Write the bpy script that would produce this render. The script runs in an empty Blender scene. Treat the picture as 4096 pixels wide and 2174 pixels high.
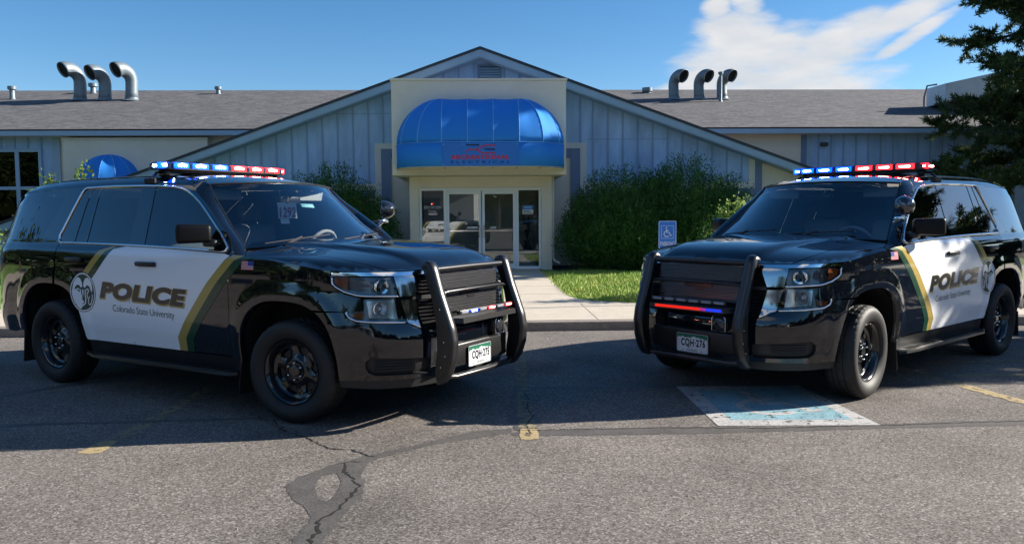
import bpy, bmesh, math, random
import numpy as np
from mathutils import Vector, Matrix, Euler
from mathutils.geometry import delaunay_2d_cdt
random.seed(7); RNG = np.random.default_rng(7)
PI = math.pi
sc = bpy.context.scene
col = sc.collection

# ------------------------------------------------------------------ camera
CAM_F, CAM_PITCH, CAM_ROLL, CAM_H = 3261.6, .0702, -.0069, 1.4914
cam_d = bpy.data.cameras.new('camera'); cam = bpy.data.objects.new('camera', cam_d); col.objects.link(cam)
cam_d.sensor_width = 36; cam_d.lens = CAM_F/4096*36; cam_d.clip_start = .05; cam_d.clip_end = 3000
_cp, _sp = math.cos(CAM_PITCH), math.sin(CAM_PITCH)
_fw = Vector((0, _cp, -_sp)); _up = Vector((0, _sp, _cp)); _rt = Vector((1, 0, 0))
_rt2 = math.cos(CAM_ROLL)*_rt+math.sin(CAM_ROLL)*_up; _up2 = -math.sin(CAM_ROLL)*_rt+math.cos(CAM_ROLL)*_up
_m = Matrix((_rt2, _up2, -_fw)).transposed().to_4x4(); _m.translation = Vector((0, 0, CAM_H)); cam.matrix_world = _m
sc.camera = cam

# ------------------------------------------------------------------ light
SUN_EL, SUN_AZ = math.radians(25), math.radians(11.5)      # azimuth counted from +X towards +Y
sd = Vector((math.cos(SUN_EL)*math.cos(SUN_AZ), math.cos(SUN_EL)*math.sin(SUN_AZ), math.sin(SUN_EL)))
sun_d = bpy.data.lights.new('sun', 'SUN'); sun_d.energy = 4.5; sun_d.angle = math.radians(.53); sun_d.color = (1, .93, .82)
sun = bpy.data.objects.new('sun', sun_d); col.objects.link(sun); sun.rotation_euler = sd.to_track_quat('Z', 'Y').to_euler(); sun.location = (30, 10, 20)
world = bpy.data.worlds.new('World'); sc.world = world; world.use_nodes = True
nt = world.node_tree; nt.nodes.clear()
N = nt.nodes.new; L = nt.links.new
out = N('ShaderNodeOutputWorld'); bg = N('ShaderNodeBackground'); L(bg.outputs[0], out.inputs[0])
sky = N('ShaderNodeTexSky'); sky.sky_type = 'NISHITA'; sky.sun_disc = False
sky.sun_elevation = SUN_EL; sky.sun_rotation = PI/2-SUN_AZ; sky.altitude = 1500; sky.air_density = 1.0; sky.dust_density = .5; sky.ozone_density = 2.0
bg.inputs[1].default_value = .063
# clouds: a streaky bank low in the sky, laid out by direction (azimuth, elevation)
tc = N('ShaderNodeTexCoord'); sep = N('ShaderNodeSeparateXYZ'); L(tc.outputs['Generated'], sep.inputs[0])
def wm(op, a, b=None, c=None, clamp=False):
    n = N('ShaderNodeMath'); n.operation = op; n.use_clamp = clamp
    for i, v in enumerate((a, b, c)):
        if v is None: continue
        if isinstance(v, (int, float)): n.inputs[i].default_value = v
        else: L(v, n.inputs[i])
    return n.outputs[0]
az = wm('ARCTAN2', sep.outputs[0], sep.outputs[1]); el = wm('ARCSINE', sep.outputs[2])
comb = N('ShaderNodeCombineXYZ'); L(az, comb.inputs[0]); L(el, comb.inputs[1])
nz = N('ShaderNodeTexNoise'); nz.inputs['Scale'].default_value = 13; nz.inputs['Detail'].default_value = 7; nz.inputs['Roughness'].default_value = .58
mp = N('ShaderNodeMapping'); mp.inputs['Rotation'].default_value = (0, 0, -.5); mp.inputs['Scale'].default_value = (.8, 2.6, 1); L(comb.outputs[0], mp.inputs[0]); L(mp.outputs[0], nz.inputs[0])
def blob(a0, e0, ra, re, rot):
    ca, sa = math.cos(rot), math.sin(rot)
    da = wm('SUBTRACT', az, a0); de = wm('SUBTRACT', el, e0)
    p = wm('ADD', wm('MULTIPLY', da, ca/ra), wm('MULTIPLY', de, sa/ra)); q = wm('ADD', wm('MULTIPLY', da, -sa/re), wm('MULTIPLY', de, ca/re))
    return wm('SUBTRACT', 1.0, wm('ADD', wm('MULTIPLY', p, p), wm('MULTIPLY', q, q)))
def smax(l):
    r = l[0]
    for x in l[1:]: r = wm('MAXIMUM', r, x)
    return r
BLOBS = [(.272, .200, .055, .040, -.25), (.30, .172, .115, .045, .0), (.37, .186, .105, .027, .27), (.44, .208, .075, .018, .42), (.455, .190, .05, .010, .5), (.22, .150, .09, .022, .42), (.32, .150, .10, .036, .3), (.245, .235, .022, .018, .2), (.275, .238, .026, .018, -.4), (.30, .11, .15, .05, .2), (.535, .235, .03, .018, .4)]
OTHER = [(1.6, .35, .5, .10, .3), (-2.2, .5, .6, .12, .2), (2.6, .6, .5, .15, -.3), (-1.2, .75, .4, .1, .4)]
cov = smax([blob(*b) for b in BLOBS+OTHER])
cm = wm('ADD', cov, wm('MULTIPLY', wm('SUBTRACT', nz.outputs[0], .5), 2.1))
mr = N('ShaderNodeMapRange'); mr.interpolation_type = 'SMOOTHSTEP'; L(cm, mr.inputs[0]); mr.inputs[1].default_value = -.15; mr.inputs[2].default_value = .85
mx = N('ShaderNodeMix'); mx.data_type = 'RGBA'; L(wm('MULTIPLY', mr.outputs[0], .93), mx.inputs[0])
hs = N('ShaderNodeHueSaturation'); hs.inputs['Saturation'].default_value = 1.30; L(sky.outputs[0], hs.inputs['Color'])
cmx = N('ShaderNodeMix'); cmx.data_type = 'RGBA'; cmx.inputs[6].default_value = (4.6, 4.75, 5.0, 1); cmx.inputs[7].default_value = (5.6, 5.5, 5.4, 1); nz2 = N('ShaderNodeTexNoise'); nz2.inputs['Scale'].default_value = 14; nz2.inputs['Detail'].default_value = 5; L(mp.outputs[0], nz2.inputs[0]); rr2 = N('ShaderNodeMapRange'); rr2.inputs[1].default_value = .35; rr2.inputs[2].default_value = .65; L(nz2.outputs[0], rr2.inputs[0]); L(rr2.outputs[0], cmx.inputs[0])
L(hs.outputs[0], mx.inputs[6]); L(cmx.outputs[2], mx.inputs[7]); L(mx.outputs[2], bg.inputs[0])
sc.view_settings.view_transform = 'Standard'; sc.view_settings.look = 'None'; sc.view_settings.exposure = 1.3; sc.view_settings.gamma = 1
sc.cycles.max_bounces = 8; sc.cycles.transparent_max_bounces = 24; sc.cycles.caustics_reflective = False; sc.cycles.caustics_refractive = False
sc.cycles.sample_clamp_indirect = 4

# ------------------------------------------------------------------ materials
MATS = {}
def mat(name, color=(.5, .5, .5), rough=.6, metal=0, coat=0, spec=.5, emit=None, estr=0, noise=None, bump=None, alpha=None, fn=None, trans=0):
    "noise = (scale, amount[, color2]); bump = (scale, strength, distance)"
    if name in MATS: return MATS[name]
    m = bpy.data.materials.new(name); m.use_nodes = True; t = m.node_tree; b = t.nodes['Principled BSDF']
    b.inputs['Base Color'].default_value = (*color, 1); b.inputs['Roughness'].default_value = rough; b.inputs['Metallic'].default_value = metal
    b.inputs['Coat Weight'].default_value = coat; b.inputs['Coat Roughness'].default_value = .03; b.inputs['Specular IOR Level'].default_value = spec
    if trans: b.inputs['Transmission Weight'].default_value = trans
    if emit: b.inputs['Emission Color'].default_value = (*emit, 1); b.inputs['Emission Strength'].default_value = estr
    tcn = t.nodes.new('ShaderNodeTexCoord')
    if noise:
        n = t.nodes.new('ShaderNodeTexNoise'); n.inputs['Scale'].default_value = noise[0]; n.inputs['Detail'].default_value = 6; n.inputs['Roughness'].default_value = .65
        t.links.new(tcn.outputs['Object'], n.inputs[0])
        mxn = t.nodes.new('ShaderNodeMix'); mxn.data_type = 'RGBA'
        r = t.nodes.new('ShaderNodeMapRange'); t.links.new(n.outputs[0], r.inputs[0]); r.inputs[1].default_value = .3; r.inputs[2].default_value = .7
        t.links.new(r.outputs[0], mxn.inputs[0]); c2 = noise[2] if len(noise) > 2 else tuple(c*(1-noise[1]) for c in color)
        mxn.inputs[6].default_value = (*color, 1); mxn.inputs[7].default_value = (*c2, 1); t.links.new(mxn.outputs[2], b.inputs['Base Color'])
    if bump:
        n = t.nodes.new('ShaderNodeTexNoise'); n.inputs['Scale'].default_value = bump[0]; n.inputs['Detail'].default_value = 4; t.links.new(tcn.outputs['Object'], n.inputs[0])
        bn = t.nodes.new('ShaderNodeBump'); bn.inputs['Strength'].default_value = bump[1]; bn.inputs['Distance'].default_value = bump[2]
        t.links.new(n.outputs[0], bn.inputs['Height']); t.links.new(bn.outputs[0], b.inputs['Normal'])
    if fn: fn(m, t, b, tcn)
    MATS[name] = m; return m
def glass(name, tint, boost=1.0, ior=1.5, rough=0.0):
    m = bpy.data.materials.new(name); m.use_nodes = True; t = m.node_tree; t.nodes.clear()
    o = t.nodes.new('ShaderNodeOutputMaterial'); tr = t.nodes.new('ShaderNodeBsdfTransparent'); tr.inputs[0].default_value = (*tint, 1)
    g = t.nodes.new('ShaderNodeBsdfGlossy'); g.inputs['Roughness'].default_value = rough; g.inputs['Color'].default_value = (.95, .97, 1, 1)
    f = t.nodes.new('ShaderNodeFresnel'); f.inputs[0].default_value = ior
    mu = t.nodes.new('ShaderNodeMath'); mu.operation = 'MULTIPLY'; mu.use_clamp = True; mu.inputs[1].default_value = boost; t.links.new(f.outputs[0], mu.inputs[0])
    mi = t.nodes.new('ShaderNodeMixShader'); t.links.new(mu.outputs[0], mi.inputs[0]); t.links.new(tr.outputs[0], mi.inputs[1]); t.links.new(g.outputs[0], mi.inputs[2]); t.links.new(mi.outputs[0], o.inputs[0])
    MATS[name] = m; return m

# ------------------------------------------------------------------ helpers
def tag(o, label=None, cat=None, group=None, kind=None):
    if label: o['label'] = label
    if cat: o['category'] = cat
    if group: o['group'] = group
    if kind: o['kind'] = kind
    return o
def empty(name, loc=(0, 0, 0), rz=0, **k):
    o = bpy.data.objects.new(name, None); col.objects.link(o); o.location = loc; o.rotation_euler = (0, 0, rz); o.empty_display_size = .3; return tag(o, **k)
class MB:
    def __init__(s): s.v = []; s.f = []; s.n = None; s.mi = []; s.cur = 0
    def add(s, verts, faces):
        k = len(s.v); s.v += [tuple(map(float, p)) for p in verts]; s.f += [tuple(int(i)+k for i in f) for f in faces]; s.mi += [s.cur]*len(faces); return s
    def box(s, x0, x1, y0, y1, z0, z1):
        v = [(x0,y0,z0),(x1,y0,z0),(x1,y1,z0),(x0,y1,z0),(x0,y0,z1),(x1,y0,z1),(x1,y1,z1),(x0,y1,z1)]
        return s.add(v, [(0,3,2,1),(4,5,6,7),(0,1,5,4),(1,2,6,5),(2,3,7,6),(3,0,4,7)])
    def tube(s, pts, r, n=10, closed=False, ry=None, cap=True):
        P = [Vector(p) for p in pts]; rr = r if hasattr(r, '__len__') else [r]*len(P); rings = []; up = None
        for i, p in enumerate(P):
            a = P[i-1] if (i > 0 or closed) else p; b = P[(i+1) % len(P)] if (i < len(P)-1 or closed) else p
            d = (b-a).normalized()
            if up is None: up = Vector((0, 0, 1)) if abs(d.z) < .9 else Vector((1, 0, 0))
            x = d.cross(up).normalized(); up = x.cross(d).normalized()
            q = ry if ry else 1
            rings.append([p+x*(rr[i]*math.cos(2*PI*k/n))+up*(rr[i]*q*math.sin(2*PI*k/n)) for k in range(n)])
        v = [q for R_ in rings for q in R_]; f = []; m = len(P)
        for i in range(m if closed else m-1):
            for k in range(n):
                f.append((i*n+k, i*n+(k+1) % n, ((i+1) % m)*n+(k+1) % n, ((i+1) % m)*n+k))
        if cap and not closed: f.append(tuple(range(n))[::-1]); f.append(tuple((m-1)*n+k for k in range(n)))
        return s.add(v, f)
    def lathe(s, prof, n=32, M=None, close=False):
        "profile of (radius, height) about Z, then matrix M"
        v = []; f = []; m = len(prof)
        for r, h in prof:
            for k in range(n):
                a = 2*PI*k/n; v.append(Vector((r*math.cos(a), r*math.sin(a), h)))
        if M is not None: v = [M @ p for p in v]
        for i in range(m if close else m-1):
            for k in range(n):
                j = (i+1) % m; f.append((i*n+k, i*n+(k+1) % n, j*n+(k+1) % n, j*n+k))
        return s.add(v, f)
    def prism(s, poly, h0, h1, M=None):
        "polygon in xy extruded in z from h0 to h1"
        n = len(poly); v = [Vector((p[0], p[1], h0)) for p in poly]+[Vector((p[0], p[1], h1)) for p in poly]
        if M is not None: v = [M @ p for p in v]
        f = [tuple(range(n))[::-1], tuple(range(n, 2*n))]+[(i, (i+1) % n, n+(i+1) % n, n+i) for i in range(n)]
        return s.add(v, f)
    def rbox(s, x0, x1, y0, y1, z0, z1, r=.03, seg=3):
        bm = bmesh.new(); bmesh.ops.create_cube(bm, size=1)
        for q in bm.verts: q.co = Vector(((x0+x1)/2+q.co.x*(x1-x0), (y0+y1)/2+q.co.y*(y1-y0), (z0+z1)/2+q.co.z*(z1-z0)))
        bmesh.ops.bevel(bm, geom=bm.edges[:], offset=r, segments=seg, affect='EDGES', profile=.5)
        bm.verts.ensure_lookup_table(); s.add([q.co for q in bm.verts], [[q.index for q in f.verts] for f in bm.faces]); bm.free(); return s
    def xf(s, M):
        s.v = [tuple(M @ Vector(p)) for p in s.v]; return s
    def pieces(s):
        n = len(s.v); p = list(range(n))
        def find(a):
            while p[a] != a: p[a] = p[p[a]]; a = p[a]
            return a
        for f in s.f:
            r = find(f[0])
            for i in f[1:]: p[find(i)] = r
        g = {}
        for i, f in enumerate(s.f): g.setdefault(find(f[0]), []).append(i)
        return list(g.values())
    def build(s, name, mats, parent=None, smooth=True, sharp=35, label=None, normals=None, fix=True, split=False, **k):
        if split:      # every loose piece becomes an object of its own
            first = None
            for fs in s.pieces():
                used = sorted({i for q in fs for i in s.f[q]}); mp_ = {a: b for b, a in enumerate(used)}; m = MB(); m.v = [s.v[i] for i in used]; m.f = [tuple(mp_[i] for i in s.f[q]) for q in fs]; m.mi = [s.mi[q] for q in fs]
                o = m.build(name, mats, parent, smooth, sharp, label, None if normals is None else [normals[i] for i in used], fix, **k); first = first or o
            return first
        me = bpy.data.meshes.new(name); me.from_pydata(s.v, [], s.f)
        for m in (mats if isinstance(mats, (list, tuple)) else [mats]): me.materials.append(m)
        if max(s.mi, default=0) > 0: me.polygons.foreach_set('material_index', s.mi)
        if fix and normals is None:
            bm = bmesh.new(); bm.from_mesh(me); bmesh.ops.recalc_face_normals(bm, faces=bm.faces); bm.to_mesh(me); bm.free()
        if smooth:
            me.shade_smooth()
            if normals is not None: me.normals_split_custom_set_from_vertices(normals)
            elif sharp < 180: me.set_sharp_from_angle(angle=math.radians(sharp))
        me.update(); o = bpy.data.objects.new(name, me); col.objects.link(o)
        if parent is not None: o.parent = parent
        return tag(o, label=label, **k)
def pip(P, poly):
    P = np.asarray(P); inside = np.zeros(len(P), bool); n = len(poly)
    for i in range(n):
        x1, y1 = poly[i]; x2, y2 = poly[(i+1) % n]
        if y1 == y2: continue
        c = ((y1 > P[:, 1]) != (y2 > P[:, 1])) & (P[:, 0] < (x2-x1)*(P[:, 1]-y1)/(y2-y1)+x1); inside ^= c
    return inside
def resample(poly, step, closed=True):
    o = []; n = len(poly)
    for i in range(n if closed else n-1):
        a = np.array(poly[i], float); b = np.array(poly[(i+1) % n], float); k = max(1, int(math.ceil(np.linalg.norm(b-a)/step)))
        for j in range(k): o.append(tuple(a+(b-a)*j/k))
    if not closed: o.append(tuple(poly[-1]))
    return o
def fill2d(poly, holes=(), step=.03, interior=True):
    loops = [resample(poly, step)]+[resample(h, step) for h in holes]
    V = []; E = []
    for lp in loops:
        k = len(V); V += lp; E += [(k+i, k+(i+1) % len(lp)) for i in range(len(lp))]
    A = np.array(poly); lo = A.min(0); hi = A.max(0)
    if interior:
        gx, gy = np.meshgrid(np.arange(lo[0]+step/2, hi[0], step), np.arange(lo[1]+step/2, hi[1], step)); G = np.stack([gx.ravel(), gy.ravel()], -1)
        if len(G):
            k = pip(G, loops[0])
            for h in loops[1:]: k &= ~pip(G, h)
            G = G[k]
            B = np.array(V)
            if len(G): d = np.array([np.min((B[:, 0]-g[0])**2+(B[:, 1]-g[1])**2) for g in G]); G = G[d > (.35*step)**2]
            V = V+[tuple(g) for g in G]
    r = delaunay_2d_cdt([Vector(v) for v in V], E, [], 0, 1e-6)
    P = np.array([tuple(v) for v in r[0]]); T = [tuple(f) for f in r[2]]
    cen = np.array([P[list(t)].mean(0) for t in T]); k = pip(cen, loops[0])
    for h in loops[1:]: k &= ~pip(cen, h)
    out = []
    for t, q in zip(T, k):
        if q:
            a, b, c = P[t[0]], P[t[1]], P[t[2]]
            out.append(t if (b[0]-a[0])*(c[1]-a[1])-(b[1]-a[1])*(c[0]-a[0]) > 0 else (t[0], t[2], t[1]))
    return P, out
def surf(fn, P, off=0.0, eps=.004):
    a, b = P[:, 0], P[:, 1]; p = fn(a, b); du = fn(a+eps, b)-fn(a-eps, b); dv = fn(a, b+eps)-fn(a, b-eps)
    n = np.cross(du, dv); n /= np.linalg.norm(n, axis=1)[:, None]+1e-12
    return p+n*off, n
def text_curve(body, size, bold=0, shear=0, align='LEFT', spacing=1.0, res=4):
    c = bpy.data.curves.new('t', 'FONT'); c.body = body; c.size = size; c.offset = bold; c.shear = shear; c.align_x = align; c.space_character = spacing; c.resolution_u = res
    o = bpy.data.objects.new('t', c); col.objects.link(o); dg = bpy.context.evaluated_depsgraph_get(); dg.update()
    me = o.evaluated_get(dg).to_mesh(); V = np.array([v.co[:] for v in me.vertices]) if len(me.vertices) else np.zeros((0, 3)); F = [tuple(p.vertices) for p in me.polygons]
    o.evaluated_get(dg).to_mesh_clear(); bpy.data.objects.remove(o); bpy.data.curves.remove(c); return V[:, :2], F
def text_fit(body, w, h, bold=0, shear=0, spacing=1.0):
    "text mesh scaled so that it spans (0,0)-(w,h)"
    V, F = text_curve(body, 1.0, bold, shear, 'LEFT', spacing); lo = V.min(0); hi = V.max(0); return (V-lo)/(hi-lo)*np.array([w, h]), F
def stroke(pts, w, closed=False):
    "thick polyline as polygons in 2d"
    P = np.array(pts, float); n = len(P); L_ = []; R_ = []; ww = w if hasattr(w, '__len__') else [w]*n
    for i in range(n):
        a = P[i-1] if (i or closed) else P[i]; b = P[(i+1) % n] if (i < n-1 or closed) else P[i]; d = b-a; d = d/(np.linalg.norm(d)+1e-9); q = np.array([-d[1], d[0]])*ww[i]/2
        L_.append(P[i]+q); R_.append(P[i]-q)
    V = L_+R_; F = [(i, n+i, n+(i+1) % n, (i+1) % n) for i in range(n if closed else n-1)]; return np.array(V), F
def ell(cx, cy, rx, ry, n=24, a0=0, a1=2*PI, rot=0):
    k = n if abs(a1-a0-2*PI) < 1e-6 else n+1
    a = np.linspace(a0, a1, k, endpoint=k == n+1); x = rx*np.cos(a); y = ry*np.sin(a)
    return np.stack([cx+x*math.cos(rot)-y*math.sin(rot), cy+x*math.sin(rot)+y*math.cos(rot)], -1)
# ---- body surface of the vehicle: everything on the flanks and nose is cut out of one smooth surface W(s, z) ----
PLAN = [(2.44,0),(2.432,.2),(2.41,.4),(2.36,.58),(2.275,.73),(2.14,.86),(1.98,.935),(1.80,.972),(1.5,.992),(1.0,1.0),(0,1.0),(-1,1.0),
        (-1.5,.998),(-2.1,.982),(-2.40,.945),(-2.60,.84),(-2.69,.62),(-2.725,.3),(-2.735,0)]
def crom(P, n=24):
    P = np.array(P, float); Q = np.vstack([2*P[0]-P[1], P, 2*P[-1]-P[-2]]); out = []
    for i in range(1, len(Q)-2):
        t = np.linspace(0, 1, n, endpoint=False)[:, None]
        d1 = np.linalg.norm(Q[i]-Q[i-1])**.5; d2 = np.linalg.norm(Q[i+1]-Q[i])**.5; d3 = np.linalg.norm(Q[i+2]-Q[i+1])**.5
        m1 = (Q[i+1]-Q[i]) + d2*((Q[i]-Q[i-1])/d1 - (Q[i+1]-Q[i-1])/(d1+d2)) * (d1/d1)
        m1 = d2*((Q[i]-Q[i-1])/d1 - (Q[i+1]-Q[i-1])/(d1+d2) + (Q[i+1]-Q[i])/d2)
        m2 = d2*((Q[i+1]-Q[i])/d2 - (Q[i+2]-Q[i])/(d2+d3) + (Q[i+2]-Q[i+1])/d3)
        a = Q[i]; b = Q[i+1]
        out.append((2*t**3-3*t**2+1)*a + (t**3-2*t**2+t)*m1 + (-2*t**3+3*t**2)*b + (t**3-t**2)*m2)
    out.append(Q[-2][None]); return np.vstack(out)
_pc = crom(PLAN); _ps = np.r_[0, np.cumsum(np.linalg.norm(np.diff(_pc, axis=0), axis=1))]; SMAX = _ps[-1]
_ss = np.linspace(0, SMAX, 1201)
_px = np.interp(_ss, _ps, _pc[:, 0]); _py = np.interp(_ss, _ps, _pc[:, 1])
_tx = np.gradient(_px, _ss); _ty = np.gradient(_py, _ss)
def _smooth(a, k=15):
    b = np.pad(a, k, mode='edge'); return np.convolve(b, np.ones(2*k+1)/(2*k+1), 'valid')
_nx = _smooth(-_ty)*-1; _ny = _smooth(_tx)*-1      # outward normal = (dy/ds, -dx/ds)
_l = np.hypot(_nx, _ny); _nx /= _l; _ny /= _l
_nx[0] = 1; _ny[0] = 0
def pch(x, xs, ys):
    "smooth interpolation without overshoot"
    xs = np.array(xs, float); ys = np.array(ys, float); h = np.diff(xs); d = np.diff(ys)/h
    m = np.zeros(len(xs)); m[0] = d[0]; m[-1] = d[-1]
    for i in range(1, len(xs)-1):
        if d[i-1]*d[i] > 0:
            w1 = 2*h[i]+h[i-1]; w2 = h[i]+2*h[i-1]; m[i] = (w1+w2)/(w1/d[i-1]+w2/d[i])
    x = np.clip(x, xs[0], xs[-1]); i = np.clip(np.searchsorted(xs, x)-1, 0, len(xs)-2); t = (x-xs[i])/h[i]
    return ((2*t**3-3*t**2+1)*ys[i] + (t**3-2*t**2+t)*h[i]*m[i] + (-2*t**3+3*t**2)*ys[i+1] + (t**3-t**2)*h[i]*m[i+1])
def ztop(x):      # height where the flank of the cabin meets the roof
    return pch(x, [-2.6,-2.4,-2.0,-1.4,-.44,.1,.3,.5,.9], [1.70,1.765,1.812,1.832,1.83,1.795,1.76,1.715,1.66])
def zsh(x):       # fender shoulder, the edge of the bonnet deck
    return pch(x, [.6,.9,1.2,1.6,1.85,2.1,2.5], [1.225,1.213,1.185,1.145,1.112,1.105,1.105])
def arch(x, z):   # 1 on the wheel opening, grows outwards
    f = ((np.abs(x-1.437)/.468)**2.7 + (np.abs(z-.38)/.508)**2.7)**(1/2.7)
    r = ((np.abs(x+1.478)/.492)**2.7 + (np.abs(z-.38)/.53)**2.7)**(1/2.7)
    return np.minimum(f, r)
def W(s, z):
    s = np.asarray(s, float); z = np.asarray(z, float)
    bx = np.interp(s, _ss, _px); by = np.interp(s, _ss, _py); nx = np.interp(s, _ss, _nx); ny = np.interp(s, _ss, _ny)
    l = np.hypot(nx, ny); nx = nx/l; ny = ny/l
    wf = np.maximum(nx, 0)**2; wr = np.minimum(nx, 0)**2; ws = ny**2
    iside = pch(z, [.25,.40,.49,.58,.70,.90,1.08,1.165,1.215,1.245,1.285], [.07,.045,.030,.012,.004,0,.004,.012,.028,.050,.065])
    zt = ztop(bx)
    iside = iside + np.maximum(z-1.285, 0)*.372 + .07*np.clip((z-(zt-.075))/.075, 0, 1)**2*(z > 1.3)
    ifr = pch(z, [.25,.33,.42,.62,.70,.76,.95,1.06,1.105,1.2], [.07,.05,.01,0,.02,.045,.065,.085,.11,.2])
    irr = pch(z, [.25,.4,.5,.66,.72,1.2,1.3,1.75,1.85], [.12,.05,0,0,.05,.09,.12,.28,.40])
    ins = wf*ifr + wr*irr + ws*iside
    ins = ins + .035*np.exp(-((bx-2.0)/.22)**2)*np.clip((z-.72)/.25, 0, 1)*(z < 1.2)
    a = arch(bx, z); fl = np.clip((1.30-a)/.22, 0, 1); fl = fl*fl*(3-2*fl)
    ins = ins - .013*fl*np.clip((1.15-z)/.1, 0, 1)*ws
    x = bx-nx*ins; y = by-ny*ins
    return np.stack([x, y, z+0*x], -1)
def s_x(x):       # arclength on the flank for a given x
    k = (_py > .80) & (_px > -2.6); return np.interp(-np.asarray(x, float), -_px[k], _ss[k])
_ZC = ([.6,.95,1.3,1.7,2.0,2.2,2.33,2.42,2.6], [1.305,1.302,1.297,1.277,1.248,1.212,1.178,1.15,1.10])
_A = ([0,.3,.50,.56,.63,.72,.84,1.0,1.4], [0,.003,.009,.016,.044,.054,.066,.078,.085])
_dk = W(np.linspace(0, float(s_x(.55)), 260), zsh(np.interp(np.linspace(0, float(s_x(.55)), 260), _ss, _px)))
def H(x, y):      # bonnet deck
    x = np.asarray(x, float); y = np.abs(np.asarray(y, float)); sh = x.shape; xf = x.ravel(); yf = y.ravel()
    A = _dk[:-1, :2]; Bv = _dk[1:, :2]-A; L2 = (Bv**2).sum(1)
    e = np.empty(len(xf)); ze = np.empty(len(xf))
    for i in range(0, len(xf), 4000):
        P = np.stack([xf[i:i+4000], yf[i:i+4000]], -1)[:, None]
        t = np.clip(((P-A)*Bv).sum(-1)/L2, 0, 1); d = np.linalg.norm(P-(A+Bv*t[..., None]), axis=-1); j = d.argmin(1)
        k = np.arange(len(j)); e[i:i+4000] = d[k, j]; ze[i:i+4000] = _dk[j, 2]
    base = pch(xf, *_ZC)-pch(yf*(1+.26*np.clip(xf-1.0, 0, 2)), *_A)
    ze2 = pch(xf, [.6,.9,1.2,1.6,1.85,2.1,2.5], [1.225,1.213,1.185,1.145,1.112,1.105,1.105])
    z = ze2 + (base-ze2)*(1-np.exp(-e/.055))
    return np.stack([x, np.abs(np.asarray(y)), z.reshape(sh)], -1)
def RF(x, y):     # roof
    x = np.asarray(x, float); y = np.abs(np.asarray(y, float)); ye = W(s_x(x), ztop(x)-.0)[..., 1]
    fr = pch(x, [-2.7,-2.4,-1.5,0,.35,.6], [.035,.045,.05,.05,.055,.075])
    z = ztop(x) + fr*(1-np.clip(y/ye, 0, 1.1)**2.6)
    return np.stack([x, y, z], -1)
# ------------------------------------------------------------------ vehicle materials
paint = mat('black_paint', (.0035, .005, .009), rough=.04, spec=.7, coat=.55)
white_wrap = mat('white_wrap', (.92, .93, .95), rough=.16, spec=.6)
gold_wrap = mat('gold_wrap', (.44, .32, .08), rough=.28, coat=.6)
green_wrap = mat('green_wrap', (.008, .050, .025), rough=.28, coat=.6)
letter_black = mat('letter_black', (.012, .012, .014), rough=.25, coat=.5)
letter_green = mat('letter_green', (.02, .06, .045), rough=.4)
chrome = mat('chrome', (.86, .87, .89), rough=.05, metal=1)
satin_black = mat('satin_black', (.012, .012, .013), rough=.33, spec=.5)
powder = mat('powder_coat', (.014, .014, .015), rough=.30, spec=.6, bump=(900, .12, .001))
plastic = mat('black_plastic', (.016, .016, .017), rough=.5, bump=(600, .15, .001))
rubber = mat('tyre_rubber', (.013, .013, .014), rough=.62, noise=(30, .25))
wheel_black = mat('wheel_black', (.012, .012, .013), rough=.16, coat=.6)
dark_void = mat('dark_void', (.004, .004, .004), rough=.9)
cloth = mat('seat_cloth', (.26, .27, .27), rough=.9)
dash_m = mat('dashboard_vinyl', (.03, .031, .033), rough=.6)
ivory = mat('pale_trim', (.42, .42, .40), rough=.7)
wglass = glass('windshield_glass', (.86, .91, .92), 2.4)
sglass = glass('side_glass', (.20, .24, .26), 1.6)
pglass = glass('privacy_glass', (.05, .055, .06), 1.6)
lens = glass('lens_glass', (.86, .9, .92), 1.3)
lamp_back = mat('lamp_reflector', (.62, .64, .66), rough=.18, metal=.9)
lamp_dark = mat('lamp_housing', (.17, .18, .20), rough=.28, metal=.5)
amber = mat('amber_lens', (.42, .085, .015), rough=.15, coat=.8)
bulb = mat('bulb_white', (.8, .82, .85), rough=.1, metal=.6)
proj = mat('projector_lens', (.04, .06, .09), rough=.03, spec=.9, coat=1)
steel = mat('bright_steel', (.75, .76, .78), rough=.14, metal=1)
plate_white = mat('plate_white', (.62, .64, .66), rough=.35, coat=.3)
plate_green = mat('plate_green', (.01, .13, .07), rough=.4)
flag_red = mat('flag_red', (.55, .03, .05), rough=.4); flag_blue = mat('flag_blue', (.02, .04, .25), rough=.4)
led_off = mat('led_clear', (.26, .27, .31), rough=.15, spec=.8, bump=(500, .5, .003))
blue_core = mat('blue_led_core', (.3, .5, 1), emit=(.40, .66, 1), estr=30); blue_lens = mat('blue_lens', (.02, .10, .8), rough=.2, emit=(.0, .04, 1), estr=3.5)
red_core = mat('red_led_core', (1, .4, .3), emit=(1, .36, .28), estr=30); red_lens = mat('red_lens', (.8, .02, .02), rough=.2, emit=(1, .008, .012), estr=3.5)
clear_lens = mat('clear_dome', (.02, .028, .06), rough=.15, spec=.5)
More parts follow.
